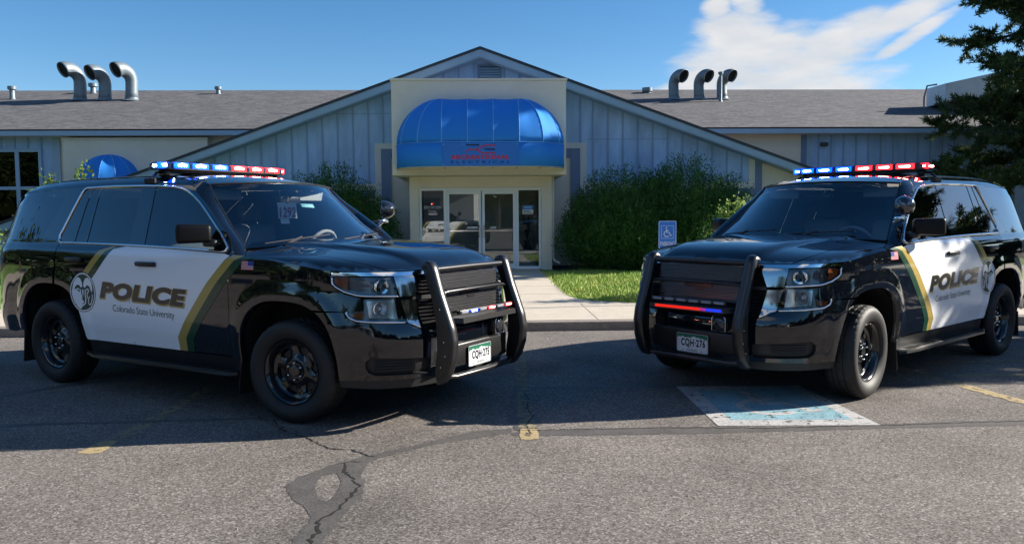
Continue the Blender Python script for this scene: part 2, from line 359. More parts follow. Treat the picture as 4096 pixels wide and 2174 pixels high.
def mesh_fn(m, t, b, tcn):
    "expanded steel: open hexagon-like holes"
    mp_ = t.nodes.new('ShaderNodeMapping'); mp_.inputs['Rotation'].default_value = (PI/2, 0, 0); t.links.new(tcn.outputs['Object'], mp_.inputs[0])
    sp = t.nodes.new('ShaderNodeSeparateXYZ'); t.links.new(tcn.outputs['Object'], sp.inputs[0])
    def M_(op, a, b_=None):
        n = t.nodes.new('ShaderNodeMath'); n.operation = op
        for i, v in enumerate((a, b_)):
            if v is None: continue
            if isinstance(v, (int, float)): n.inputs[i].default_value = v
            else: t.links.new(v, n.inputs[i])
        return n.outputs[0]
    zz = M_('MULTIPLY', sp.outputs[2], 1/.0125); row = M_('FLOOR', zz); sh_ = M_('MULTIPLY', M_('MODULO', M_('ABSOLUTE', row), 2.0), .5)
    yy = M_('ADD', M_('MULTIPLY', sp.outputs[1], 1/.0165), sh_)
    fy = M_('ABSOLUTE', M_('SUBTRACT', M_('FRACT', M_('ADD', yy, 100.0)), .5)); fz = M_('ABSOLUTE', M_('SUBTRACT', M_('FRACT', M_('ADD', zz, 100.0)), .5))
    d = M_('ADD', M_('MULTIPLY', fy, 1.15), fz); solid = M_('GREATER_THAN', d, .50); t.links.new(solid, b.inputs['Alpha'])
mesh_m = mat('guard_mesh_steel', (.20, .20, .21), rough=.25, metal=.9, fn=mesh_fn)
def shade_band(m, t, b, tcn): pass

# ------------------------------------------------------------------ the patrol SUV, local frame: x forward, y to its left, z up
def xz(pts): return [(float(s_x(x)), z) for x, z in pts]
def arc_pts(front, a0, a1, n=40, grow=0.0):
    cx, rx, rz = (1.437, .468, .508) if front else (-1.478, .492, .53); o = []
    for a in np.linspace(math.radians(a0), math.radians(a1), n):
        c, s_ = math.cos(a), math.sin(a); e = 2/2.7
        o.append((cx+(rx+grow)*math.copysign(abs(c)**e, c), .38+(rz+grow)*abs(s_)**e))
    return o
def panel(name, mats, polys, parent, off=0.0, sides=(1, -1), step=.03, fn=W, holes=(), merge=True, **k):
    "cut 2d outlines out of surface fn, on one or both flanks"
    V = []; F = []; Nn = []; mi = []
    for pi_, item in enumerate(polys):
        poly, hl = item if isinstance(item, tuple) else (item, ())
        P, T = fill2d(poly, hl, step); X, n = surf(fn, P, off)
        if np.mean(n[:, 1])*1 < -.2: n = -n
        for sg in sides:
            q = len(V); m = np.array([1, sg, 1]); V += [tuple(p) for p in X*m]; Nn += [tuple(p) for p in n*m]
            # orient the triangles along the normals
            for t_ in T:
                a, b, c = X[t_[0]], X[t_[1]], X[t_[2]]; g = np.cross(b-a, c-a)@n[t_[0]]
                t2 = t_ if g > 0 else (t_[0], t_[2], t_[1])
                if sg < 0: t2 = (t2[0], t2[2], t2[1])
                F.append(tuple(i+q for i in t2))
    mb = MB(); mb.v = V; mb.f = F; mb.mi = [0]*len(F)
    return mb.build(name, mats, parent, normals=Nn, fix=False, **k)
def decal(name, mats, V2, F2, parent, side, off, fn=None, flat=None, **k):
    "2d shapes (u,v) -> x,z on the flank.  side +1 = left flank (u runs rearwards), -1 = right flank (u runs forwards)"
    P = np.array([(float(s_x(u)), v) for u, v in V2]); X, n = surf(W, P, off); X = X*np.array([1, side, 1]); n = n*np.array([1, side, 1])
    mb = MB(); F = []
    for f in F2:
        a, b, c = X[f[0]], X[f[1]], X[f[2]]; g = np.cross(b-a, c-a)@n[f[0]]; F.append(tuple(f) if g > 0 else tuple(f[::-1]))
    mb.v = [tuple(p) for p in X]; mb.f = F; mb.mi = [0]*len(F)
    return mb.build(name, mats, parent, normals=[tuple(p) for p in n], fix=False, **k)
def arrange(V, side, x_start, z0):
    "put text (0..w,0..h) on a flank starting at x_start, reading left to right for someone facing it"
    V = np.array(V); X = x_start+(V[:, 0] if side < 0 else -V[:, 0]); return np.stack([X, z0+V[:, 1]-.022*(X+.15)], -1)

def make_suv():
    root = empty('patrol_suv')
    belt = lambda x: pch(x, [-1.5, -.3, .4, .88], [1.272, 1.258, 1.240, 1.222])
    trim_up = [(-1.41,1.33),(-1.335,1.55),(-1.278,1.70),(-1.245,1.745),(-1.20,1.754),(-.8,1.759),(-.35,1.753),(-.12,1.744),(.02,1.733),(.12,1.717),(.20,1.695),(.27,1.662),(.36,1.612),(.445,1.556),(.592,1.453),(.72,1.36),(.80,1.292),(.832,1.258),(.83,1.232),(.80,1.225)]
    belt_pts = [(x, float(belt(x))) for x in np.linspace(.76, -1.36, 16)]
    loop = trim_up+belt_pts+[(-1.395, 1.278)]
    Fl = [(.93,1.2115),(.87,1.28),(.775,1.37),(.645,1.46),(.505,1.56),(.37,1.64),(.24,1.72),(.13,1.7915)]
    # --- body: fenders, pillars, quarter panels, tail
    topx = np.linspace(.13, -2.45, 30); sE = float(s_x(-2.45)); stail = np.linspace(sE, SMAX-.001, 14)
    top = [(float(s_x(x)), float(ztop(x))-.0005) for x in topx]+[(s_, float(ztop(np.interp(s_, _ss, _px)))-.0005) for s_ in stail[1:]]
    rear = top+[(SMAX-.001, 1.2), (SMAX-.001, .42)]+[(s_, .42) for s_ in stail[::-1][1:]]+xz([(-2.2, .42)])+xz(arc_pts(False, 176, 95, 34))
    ap = [p for p in arc_pts(False, 95, 5, 60) if p[0] < -1.392]; rear = rear+xz(ap)+xz([(-1.392, 1.268)])+xz([(-1.408, 1.285)])+xz(trim_up)[:-1]+xz([(.833, 1.222), (.886, 1.2135)])+xz(Fl)[:-1]
    q_glass = xz([(-1.485,1.745),(-1.60,1.515),(-1.665,1.37),(-1.70,1.312),(-1.73,1.302),(-2.34,1.297)])+[(float(s_x(-2.52)), 1.30), (float(s_x(-2.48)), 1.45), (float(s_x(-2.43)), 1.65), (float(s_x(-2.40)), 1.725)]+xz([(-2.28, 1.733), (-1.9, 1.748)])
    fend_top = [(float(s_), float(zsh(np.interp(s_, _ss, _px)))-.0003) for s_ in np.linspace(float(s_x(.93)), 1.252, 24)]
    fender = xz([(.886, .43)])+xz([(.886, 1.2135)])+fend_top+[(1.252, 1.10), (1.250, 1.015), (1.215, .985), (1.15, .951), (1.06, .930), (1.018, .924), (1.012, .836), (1.14, .831)]
    fender = fender+[(float(s_x(p[0])), p[1]) for p in [q for q in arc_pts(True, 2, 178, 70)[0:] if q[1] < .83 and q[0] > 1.437][::-1][:1]]
    fa = [q for q in arc_pts(True, 2, 178, 80)]; k0 = next(i for i, q in enumerate(fa) if q[1] >= .83)
    fender = fender[:-1]+xz(fa[k0:])+xz([(.969, .43)])
    body = panel('body_side', paint, [(rear, (q_glass,))], root, step=.03, split=True); panel('fender', paint, [fender], root, step=.03, split=True)
    # A pillars, roof and upper joints
    E = np.array([(.955,.87,1.212),(.905,.845,1.262),(.80,.815,1.335),(.69,.783,1.41),(.56,.75,1.525),(.45,.722,1.62),(.37,.702,1.692),(.325,.69,1.728)])
    E[-1, 2] = float(RF(.325, .69)[2])-.002; E[-2, 2] = E[-1, 2]-.040
    mb = MB()
    for sg in (1, -1):
        rows = []
        for (fx, fz), e in zip(Fl, E):
            p = W(s_x(fx), fz); a = np.array(p); rows.append([a, a*.6+e*.4+np.array([.012, .008, .006]), a*.2+e*.8+np.array([.010, .004, .006]), e])
        v = [tuple(q*np.array([1, sg, 1])) for r in rows for q in r]; f = []
        for i in range(len(rows)-1):
            for j in range(3): f.append((i*4+j, i*4+j+1, (i+1)*4+j+1, (i+1)*4+j))
        mb.add(v, f)
    mb.build('windshield_pillar', paint, root, sharp=180, split=True)
    sr = np.concatenate([[float(s_x(x)) for x in np.linspace(.13, -2.45, 40)], stail[1:]])
    edge = [tuple(W(s_, ztop(np.interp(s_, _ss, _px)))[:2]) for s_ in sr]
    front_arc = [(.506-.176*abs(w_)**2.3, w_*.69) for w_ in np.linspace(-1, 1, 25)]
    outline = front_arc+[(x, y) for x, y in edge]+[(x, -y) for x, y in edge[::-1][1:]]
    P, T = fill2d(outline, (), .06)
    def RFs(x, y): return RF(x, y)
    p_, n_ = surf(lambda a, b: np.stack([a, b, RF(a, b)[..., 2]], -1), P)
    mb = MB(); mb.v = [tuple(q) for q in p_]; mb.f = T; mb.mi = [0]*len(T); mb.build('roof', paint, root, normals=[tuple(q) for q in n_], fix=False)
    mb = MB()
    for sg in (1, -1): mb.tube([(x, sg*(W(s_x(x), ztop(x))[1]-.06), RF(x, W(s_x(x), ztop(x))[1]-.06)[2]+.001) for x in np.linspace(.22, -2.3, 30)], .006, 6)
    mb.build('roof_moulding', satin_black, root, split=True)
    # --- doors
    def under(x): return .432
    fd = xz([(.880, .44), (.880, 1.2125), (.835, 1.221), (.80, 1.224)]+belt_pts[:9]+[(-.312, float(belt(-.312))), (-.312, .44)])
    rd = xz([(-.320, .44), (-.320, float(belt(-.32)))]+[(x, float(belt(x))) for x in np.linspace(-.45, -1.384, 8)]+ap[:0]+[(-1.386, 1.268)])+xz([p for p in arc_pts(False, 95, 5, 60) if p[0] > -1.386])+xz([(-.972, .44)])
    win_f = xz([(-.30,1.745),(-.12,1.738),(.02,1.727),(.12,1.711),(.195,1.689),(.265,1.656),(.355,1.606),(.44,1.550),(.585,1.448),(.712,1.355),(.79,1.288),(.824,1.256),(.822,1.236),(.79,1.230)]+[(x, float(belt(x))+.006) for x in np.linspace(.7, -.20, 8)])
    lo = lambda x: float(belt(x))+.006
    pill_b = xz([(-.18, lo(-.18)), (-.25, 1.742), (-.43, 1.748), (-.385, lo(-.385))])
    win_r = xz([(-.385, lo(-.385)), (-.43, 1.749), (-1.02, 1.749), (-.985, lo(-.985))])
    bar = xz([(-.985, lo(-.985)), (-1.02, 1.749), (-1.045, 1.749), (-1.012, lo(-1.0))])
    vent = xz([(-1.012, lo(-1.0)), (-1.045, 1.749), (-1.145, 1.748), (-1.165, 1.60), (-1.17, lo(-1.15))])
    pill_c = xz([(-1.17, lo(-1.15)), (-1.165, 1.60), (-1.145, 1.748), (-1.238, 1.742), (-1.272, 1.695), (-1.329, 1.55), (-1.404, 1.33), (-1.39, 1.283), (-1.36, lo(-1.36))])
    # livery outlines (x, z)
    WG = [(.93,1.2145),(.84,1.165),(.64,.985),(.37,.685),(.262,.54),(.262,.437)]
    GG = [(1.05,1.2015),(.945,1.165),(.745,.985),(.475,.685),(.362,.54),(.352,.437)]
    GO = [(1.16,1.188),(1.045,1.165),(.845,.985),(.57,.685),(.455,.54),(.435,.437)]
    tb = [(x, float(belt(x))-.012) for x in np.linspace(.83, -.40, 8)]
    ar = [p for p in arc_pts(False, 90, 5, 80, .006) if p[0] > -1.14]
    WB = [(-.42, 1.247), (-.56, 1.225), (-.74, 1.05), (-.86, .945), (-1.0, .93)]
    white = xz([(.89, 1.199)]+WG[1:]+[(.262, .437)][:0]+[(-.965, .437)]+ar[::-1]+[(-1.05, .93)]+WB[::-1][1:]+tb[::-1])
    gold_f = xz([(.93, 1.2065)]+WG[1:]+GG[::-1]); green_f = xz(GG+GO[::-1])
    gb1 = [(-.53,1.246),(-.66,1.205),(-.861,1.03),(-.93,.95)]; gb0 = [(-.60,1.246),(-.745,1.212),(-.94,1.04),(-1.0,.955)]
    green_b = xz(WB[:4]+gb1[::-1]); gold_b = xz(gb1+gb0[::-1])
    for sg in (1, -1):
        d = panel('front_door', paint, [fd], root, sides=(sg,), step=.025)
        panel('window_glass', sglass, [win_f], d, off=-.006, sides=(sg,), step=.12)
        r = panel('rear_door', paint, [rd], root, sides=(sg,), step=.025)
        panel('window_glass', pglass, [win_r], r, off=-.006, sides=(sg,), step=.15)
        panel('window_glass', pglass, [vent], r, off=-.006, sides=(sg,), step=.15)
        panel('door_pillar', paint, [pill_b, bar, pill_c], root, off=-.002, sides=(sg,), step=.08, split=True)
        panel('quarter_glass', pglass, [q_glass], root, off=-.002, sides=(sg,), step=.12)
        # chrome window surround
        P = np.array([(float(s_x(x)), z) for x, z in resample(loop, .05)]); X, _ = surf(W, P, .003); mb = MB()
        mb.tube([tuple(p*np.array([1, sg, 1])) for p in X], .0105, 8, closed=True); mb.build('window_surround', chrome, root, sharp=180)
        # livery
        lv = panel('white_livery', white_wrap, [white], root, off=.0022, sides=(sg,), step=.02)
        panel('gold_stripe', gold_wrap, [gold_f, gold_b], lv, off=.0023, sides=(sg,), step=.02, split=True)
        panel('green_stripe', green_wrap, [green_f, green_b], lv, off=.0024, sides=(sg,), step=.02, split=True)
        mb2, F2 = stroke([(-.316, .44), (-.316, .8), (-.316, 1.243)], .005); decal('door_seam', satin_black, mb2, F2, lv, sg, .0034)
        # POLICE: gold shadow, black face
        Vt, Ft = text_fit('POLICE', 1.13, .140, bold=.06, shear=.20, spacing=1.08); x0 = -.725 if sg < 0 else .41
        o_ = np.array([.010, -.010]); nv = len(Vt)
        Vo, Fo = text_fit('POLICE', 1.155, .157, bold=.078, shear=.20, spacing=1.045)
        decal('police_lettering_outline', gold_wrap, arrange(Vo+np.array([-.004, -.014]), sg, x0, .800), Fo, lv, sg, .0036)
        decal('police_lettering', letter_black, arrange(Vt, sg, x0, .800), Ft, lv, sg, .0046)
        Vt, Ft = text_fit('Colorado State University', .80, .075, bold=-.004, spacing=.93)
        Vt[:, 0] += 0; decal('university_lettering', letter_green, arrange(Vt, sg, -.55 if sg < 0 else .265, .680), Ft, lv, sg, .0036)
        # ram emblem: dark disc, white ring, ram head with curling horns
        ex, ez, rx, rz_ = -.957, .850, .178, .172
        base = ell(0, 0, rx, rz_, 40); em = decal('ram_emblem', letter_green, np.vstack([base, [[0, 0]]])+[ex, ez], [(i, (i+1) % 40, 40) for i in range(40)], root, sg, .0040)
        ring_i = ell(0, 0, rx*.90, rz_*.90, 40); ring_o = ell(0, 0, rx*.965, rz_*.965, 40)
        Vr = np.vstack([ring_o, ring_i]); Fr = [(i, (i+1) % 40, 40+(i+1) % 40, 40+i) for i in range(40)]
        parts = [(Vr, Fr)]
        for m_ in (1, -1):
            horn = np.array([(.006, .050), (.012, .085), (.035, .118), (.070, .128), (.104, .112), (.128, .078), (.135, .035), (.128, .0), (.112, .022), (.098, .048), (.074, .062), (.050, .058), (.030, .036)])*[m_, 1]; parts.append((horn, [tuple(range(13))]))
            for pl_, w_ in (([(.132, -.015), (.128, -.055), (.104, -.098), (.082, -.106), (.070, -.090), (.074, -.060), (.090, -.035)], .011), ([(.046, .020), (.070, .030), (.084, .020), (.076, .002), (.062, .0), (.058, -.03), (.060, -.05)], .011), ([(.034, .024), (.028, -.02), (.036, -.06), (.030, -.095), (.0, -.116)], .013)):
                parts.append(stroke([(m_*p_, q_) for p_, q_ in pl_], w_))
        parts.append((np.array([(-.016, -.074), (.016, -.074), (.010, -.092), (0, -.100), (-.010, -.092)]), [(0, 1, 2, 3, 4)])); parts.append((np.array([(-.010, .010), (0, -.045), (.010, .010), (0, .03)]), [(0, 1, 2, 3)]))
        Vv = []; Ff = []; oo = []
        for i_p, (V_, F_) in enumerate(parts): k = len(Vv); Vv += [tuple(q) for q in V_]; Ff += [tuple(i+k for i in f) for f in F_]; oo += [.0052+.00015*i_p]*len(V_)
        decal('ram_figure', white_wrap, np.array(Vv)+[ex, ez], Ff, em, sg, np.array(oo)[:, None])
        # flag on the fender: canton towards the front on both sides
        fl_ = empty('flag_decal'); fl_.parent = root
        q_ = lambda a, b, c, d_: (np.array([(a, c), (b, c), (b, d_), (a, d_)]), [(0, 1, 2, 3)])
        h = (1.165-1.100)/13; Vv = []; Ff = []
        decal('flag_field', plate_white, *q_(1.028, 1.155, 1.100, 1.165), fl_, sg, .0022)
        for i in range(0, 13, 2): V_, F_ = q_(1.028, 1.155 if i < 6 else 1.098, 1.100+i*h, 1.100+(i+1)*h); k = len(Vv); Vv += list(V_); Ff += [tuple(j+k for j in f) for f in F_]
        decal('flag_stripes', flag_red, np.array(Vv), Ff, fl_, sg, .0032); decal('flag_canton', flag_blue, *q_(1.098, 1.155, 1.100+6*h, 1.165), fl_, sg, .0033)
        # handles
        for (xa, xb, zc_, par) in ((-.205, .045, 1.112, d), (-1.19, -.965, 1.128, r)):
            hd = empty('door_handle'); hd.parent = par
            yy = float(W(s_x((xa+xb)/2), zc_)[1])
            mb = MB(); mb.rbox(xa-.0, xb, sg*(yy+.018)-.014, sg*(yy+.018)+.014, zc_-.017, zc_+.021, .012); mb.rbox(xa+.01, xb-.01, sg*yy-.012, sg*yy+.012, zc_-.02, zc_+.01, .008); mb.build('grip', satin_black, hd)
            V_ = ell((xa+xb)/2, zc_-.006, .085, .032, 20); decal('handle_recess', letter_black, V_, [tuple(range(20))], hd, sg, .0021)
        # mirror
        mr_ = empty('door_mirror'); mr_.parent = d
        ax_ = Vector((-.56, .83*sg, 0)).normalized(); ay_ = Vector((.83, .56*sg, 0)).normalized(); Mm = Matrix((ax_, ay_, (0, 0, 1))).transposed().to_4x4(); Mm.translation = Vector((.575, sg*1.05, 1.364))
        mb = MB(); mb.rbox(-.128, .128, -.058, .058, -.072, .072, .030, 4); mb.v = [(x, y*(1-.25*(x/.128)*.6) if y > 0 else y, z*(1+.05*x/.128)) for x, y, z in mb.v]; mb.xf(Mm)
        mb.build('mirror_housing', mat('mirror_black', (.005, .005, .006), rough=.42, spec=.25), mr_)
        mb = MB(); mb.rbox(.60, .74, sg*.955-.045, sg*.955+.045, 1.262, 1.318, .02); mb.build('mirror_arm', satin_black, mr_)
        mb = MB(); mb.box(-.115, .115, -.060, -.056, -.05, .05); mb.xf(Mm); mb.build('mirror_glass', mat('mirror_silver', (.8, .82, .85), rough=.02, metal=1), mr_)
        # sill and running board
        P1 = xz([(-.955, .425), (-.955, .31), (.955, .31), (.955, .425)]); panel('sill', satin_black, [P1], root, off=-.012, sides=(sg,), step=.08)
        mb = MB(); prof = [(.90, .318), (.96, .330), (1.02, .334), (1.045, .325), (1.05, .305), (1.02, .292), (.92, .29)]
        v = []; xs = [-.97, -.93, -.80, .80, .90, .945]
        for x in xs:
            kx = 1 if -.81 < x < .81 else (.6 if abs(x) > .92 else .9)
            v += [(x, sg*(.90+(y-.90)*kx), z) for y, z in prof]
        n_p = len(prof); f = [(i*n_p+j, i*n_p+(j+1) % n_p, (i+1)*n_p+(j+1) % n_p, (i+1)*n_p+j) for i in range(len(xs)-1) for j in range(n_p)]+[tuple(range(n_p)), tuple((len(xs)-1)*n_p+j for j in range(n_p))]
        mb.add(v, f)
        rb = mb.build('running_board', satin_black, root)
        mb = MB()
        for i in range(34): x = -.78+i*.047; mb.box(x, x+.018, min(sg*.955, sg*1.02), max(sg*.955, sg*1.02), .3335, .3375)
        mb.build('tread_rib', plastic, rb)
        # arches: lips, liners, mud flaps
        for fr in (True, False):
            A = [(p[0], p[1]) for p in ([(fa[0][0], .33)]+arc_pts(fr, 2, 178, 50)+[(0, 0)])][1:-1]
            x0_, x1_ = (A[0][0], A[-1][0]); A = [(x0_, .30)]+A+[(x1_, .40)]
            P = np.array([(float(s_x(x)), z) for x, z in A]); X, n = surf(W, P); mb = MB(); cxw = 1.437 if fr else -1.478
            v = []; m = len(X)
            for dy, g in ((0, 0), (-.012, -.010), (-.05, -.012), (-.35, .03)):
                for p in X:
                    q = np.array(p); q[1] += dy; w_ = np.array([q[0]-cxw, 0, max(q[2]-.38, 0)]); l_ = np.linalg.norm(w_)+1e-6; q = q+w_/l_*g; v.append(tuple(q*np.array([1, sg, 1])))
            f = [(r_*m+i, r_*m+i+1, (r_+1)*m+i+1, (r_+1)*m+i) for r_ in range(3) for i in range(m-1)]
            mb.add(v[:3*m], [q for q in f if max(q) < 3*m]); mb.build('arch_lip', paint, root, sharp=50)
            mb = MB(); mb.add(v[2*m:]+[(cxw, sg*(.55), .38)], [(i, i+1, m+i+1, m+i) for i in range(m-1)]+[(m+i, m+i+1, 2*m) for i in range(m-1)]); mb.build('wheel_liner', dark_void, root)
            mb = MB(); xr = (.965 if fr else -1.975)
            mb.rbox(xr-.012, xr+.004, sg*.84-.13, sg*.84+.13, .15, .42, .005, 1); mb.v = [(x-(.42-z)*.12, y, z) for x, y, z in mb.v]; mb.build('mud_flap', plastic, root)
    # --- front bumper
    bt = [(0, .675), (.30, .677), (.50, .680), (.56, .683), (.675, .737), (.90, .750), (1.05, .762), (1.11, .787), (1.142, .826)]
    fb = [q for q in fa if q[1] < .826][: 40]; fb = [q for q in fb if q[0] > 1.437]
    bump = bt+xz(fb[::-1])+xz([(fb[0][0], .345)])+[(s_, .345) for s_ in (1.15, .9, .6, .3, 0)]
    fog = [(.50, .375), (.93, .385), (.975, .405), (.995, .44), (.992, .485), (.95, .515), (.50, .487)]
    low = [(.0, .388), (.36, .388), (.38, .46), (.0, .46)]
    bp = panel('front_bumper', paint, [(bump, (fog,))], root, step=.035)
    panel('bumper_valance', plastic, [[(0, .342), (.3, .342), (.6, .342), (.9, .342), (1.2, .342)]+xz([(1.90, .342), (1.90, .30)])+[(1.2, .295), (.9, .285), (.6, .28), (.3, .28), (0, .28)]], bp, off=-.004, step=.06)
    panel('fog_recess', plastic, [fog], bp, off=-.028, step=.06, split=True)
    for sg in (1, -1):
        mb = MB(); P = np.array(resample(fog, .04)); X, n = surf(W, P, .0); Y, n = surf(W, P, -.03); m = len(X)
        mb.add([tuple(p*np.array([1, sg, 1])) for p in np.vstack([X, Y])], [(i, (i+1) % m, m+(i+1) % m, m+i) for i in range(m)]); bz = mb.build('fog_bezel', plastic, bp, sharp=50); mb = MB()
        for z in (.415, .435, .455, .475):
            P = np.array([(s_, z) for s_ in np.linspace(.64, .93, 12)]); X, n = surf(W, P, -.014); mb.tube([tuple(p*np.array([1, sg, 1])) for p in X], .0045, 6)
        mb.build('fog_slats', plastic, bp, sharp=50)
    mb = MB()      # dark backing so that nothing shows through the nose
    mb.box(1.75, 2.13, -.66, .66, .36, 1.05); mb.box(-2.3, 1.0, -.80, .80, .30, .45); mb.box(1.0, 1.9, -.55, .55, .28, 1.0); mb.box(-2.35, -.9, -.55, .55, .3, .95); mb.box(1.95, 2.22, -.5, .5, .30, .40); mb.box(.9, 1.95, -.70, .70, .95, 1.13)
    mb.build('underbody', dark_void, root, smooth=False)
    # --- bonnet deck
    k = (_dk[:, 0] > .60); front = [tuple(p[:2]) for p in _dk[k]]
    hood_edge = [(.965, .800), (1.3, .803), (1.65, .800), (1.95, .780), (2.08, .752)]
    iN = [i for i, p in enumerate(front) if p[1] <= .712]; nose = front[:iN[-1]+1]
    rear_h = [(.985+.115*(1-(y/.8)**2), y) for y in np.linspace(-.795, .795, 17)]
    poly = rear_h+hood_edge+[(p[0]-.0015, p[1]) for p in nose[::-1]]+[(p[0]-.0015, -p[1]) for p in nose[1:]]+[(x, -y) for x, y in hood_edge[::-1]]
    Hs = lambda a, b: np.stack([a, b, H(a, b)[..., 2]], -1)
    def deck(name, m, pl, step, off=0):
        P, T = fill2d(pl, (), step); p_, n_ = surf(Hs, P, off, eps=.006); mb = MB(); mb.v = [tuple(q) for q in p_]; mb.f = T; mb.mi = [0]*len(T); return mb.build(name, m, root, normals=[tuple(q) for q in n_], fix=False)
    deck('bonnet', paint, poly, .035)
    cowl = [(x+.004-.0, y*.99) for x, y in [(.60, -.80), (.60, .80)]][::-1]
    deck('cowl_panel', satin_black, [(x-.006, y) for x, y in rear_h]+[(.66, .80), (.66, -.80)], .06, -.010)
    for sg in (1, -1):
        side = [(.62, .806), (.965, .806), (1.3, .809), (1.65, .806), (1.95, .787), (2.085, .758)]
        oc = [p for p in front if p[1] >= .716]; pl = [(x, sg*y) for x, y in side+oc]
        pl = pl if sg > 0 else pl[::-1]
        deck('fender_top', paint, pl, .035)
    # --- windshield
    Ew = np.array([(.915,.850,1.250),(.80,.815,1.335),(.69,.783,1.41),(.56,.75,1.525),(.45,.722,1.62),(.37,.702,1.692),(.333,.690,1.724)])
    Cw = np.array([(1.10,0,1.272),(1.005,0,1.350),(.90,0,1.432),(.765,0,1.552),(.645,0,1.66),(.555,0,1.745),(.512,0,1.788)])
    ws_ = np.linspace(-1, 1, 25); v = []
    for ie, (e, c) in enumerate(zip(Ew, Cw)):
        for w_ in ws_:
            b = abs(w_)**2.3; q = (c[0]+(e[0]-c[0])*b, w_*e[1], c[2]+(e[2]-c[2])*b)
            if ie == 6: q = (q[0], q[1], float(RF(q[0], q[1])[2])-.003)
            v.append(q)
    f = [(i*25+j, i*25+j+1, (i+1)*25+j+1, (i+1)*25+j) for i in range(6) for j in range(24)]
    mb = MB(); mb.add(v, f); wsh = mb.build('windshield', wglass, root, sharp=180, fix=True)
    mb = MB(); brd = [v[i*25] for i in range(7)]+v[6*25+1:7*25]+[v[i*25+24] for i in range(5, -1, -1)]; mb.tube(brd, .010, 6); mb.build('windshield_seal', satin_black, wsh)
    for y0, y1, x0_, x1_ in ((-.72, -.10, 1.06, 1.075), (.02, .60, 1.095, 1.00)):
        mb = MB(); p = []
        for t_ in np.linspace(0, 1, 9):
            y = y0+(y1-y0)*t_; w_ = abs(y/.84)**2.3; x = 1.10+(.915-1.10)*w_-.045*t_-.01; z = 1.272+(1.25-1.272)*w_+.04*t_+.026; p.append((x+.02, y, z))
        mb.tube(p, .009, 6, ry=.7); mb.tube([(p[0][0]+.05, y0+.14, p[0][2]-.02), (p[4][0]+.01, p[4][1], p[4][2]+.012)], .011, 6)
        mb.build('wiper', mat('wiper_grey', (.05, .05, .055), rough=.4, spec=.5), root)
    # --- lamps
    up = [(.738, .932), (1.0, .940), (1.06, .946), (1.145, .967), (1.205, .996), (1.238, 1.022), (1.240, 1.070), (.778, 1.068)]
    lo_ = [(.684, .748), (.90, .758), (1.05, .770), (1.105, .793), (1.128, .822), (1.118, .832), (1.008, .838), (1.006, .918), (.730, .922)]
    hl = []
    for sg in (1, -1):
        h_ = empty('headlight'); h_.parent = root
        panel('lamp_housing', lamp_dark, [up, lo_], h_, off=-.045, sides=(sg,), step=.05, split=True)
        panel('reflector', lamp_back, [[(.74, .775), (.96, .790), (.985, .905), (.765, .908)]], h_, off=-.034, sides=(sg,), step=.04)
        panel('turn_lens', amber, [[(1.125, .972), (1.195, 1.000), (1.228, 1.028), (1.230, 1.060), (1.13, 1.062)], [(1.0, .792), (1.05, .783), (1.095, .800), (1.108, .818), (1.0, .826)]], h_, off=-.016, sides=(sg,), step=.04, split=True)
        c, n = surf(W, np.array([(.868, 1.001)]), -.030); c = Vector(c[0]*np.array([1, sg, 1])); nn = Vector((1, 0, 0)) if True else 0
        M = Matrix.Translation(c) @ Vector((.88, .42*sg, 0)).to_track_quat('Z', 'Y').to_matrix().to_4x4()
        mb = MB(); mb.lathe([(.030, .004), (.034, .014), (.050, .018), (.056, .010), (.056, -.01)], 24, M); mb.build('projector_ring', chrome, h_)
        mb = MB(); mb.lathe([(.0005, .026), (.016, .022), (.027, .012), (.033, .0)], 20, M); mb.build('projector', proj, h_, sharp=180)
        c, n = surf(W, np.array([(.885, .850)]), -.030); c = Vector(c[0]*np.array([1, sg, 1]))
        M = Matrix.Translation(c) @ Vector((.88, .42*sg, 0)).to_track_quat('Z', 'Y').to_matrix().to_4x4()
        mb = MB(); mb.lathe([(.0005, .03), (.012, .024), (.014, .0), (.045, .014), (.05, .02)], 18, M); mb.build('bulb', bulb, h_)
        P, T = fill2d(up, (), .05); panel('lens', lens, [up, lo_], h_, off=-.001, sides=(sg,), step=.05, split=True)
        mb = MB()
        for line in (up[:6]+[up[6]], lo_[:6]):
            X, _ = surf(W, np.array(resample(line, .03, False)), .0); mb.tube([tuple(p*np.array([1, sg, 1])) for p in X], .0075, 8)
        mb.build('chrome_edge', chrome, h_, sharp=180, split=True)
    panel('brow_trim', chrome, [[(0, 1.066), (.3, 1.066), (.772, 1.071), (1.0, 1.076), (1.243, 1.076), (1.243, 1.100), (1.0, 1.101), (.772, 1.098), (.3, 1.094), (0, 1.094)]], root, off=.004, step=.05)
    gr = empty('grille'); gr.parent = root
    panel('grille_surround', mat('grille_chrome', (.42, .43, .45), rough=.10, metal=1), [[(.545, 1.065), (.772, 1.069), (.733, .928), (.600, .926)], [(.605, .902), (.727, .906), (.676, .742), (.548, .688)]], gr, off=.006, step=.05, split=True)
    panel('grille_back', dark_void, [[(0, .68), (.55, .68), (.73, .74), (.77, 1.066), (0, 1.066)]], gr, off=-.03, step=.08)
    mb = MB()
    for i, z in enumerate(list(np.arange(.705, .895, .026))+list(np.arange(.945, 1.06, .026))):
        for sg in (1, -1):
            X, _ = surf(W, np.array([(s_, z) for s_ in np.linspace(0, .575, 14)]), -.012)
            v = [];
            for p in X: v += [tuple((p+np.array([.014, 0, .002]))*np.array([1, sg, 1])), tuple((p+np.array([-.006, 0, .011]))*np.array([1, sg, 1])), tuple((p+np.array([-.006, 0, -.006]))*np.array([1, sg, 1]))]
            mb.add(v, [(3*a+b, 3*a+(b+1) % 3, 3*a+3+(b+1) % 3, 3*a+3+b) for a in range(13) for b in range(3)])
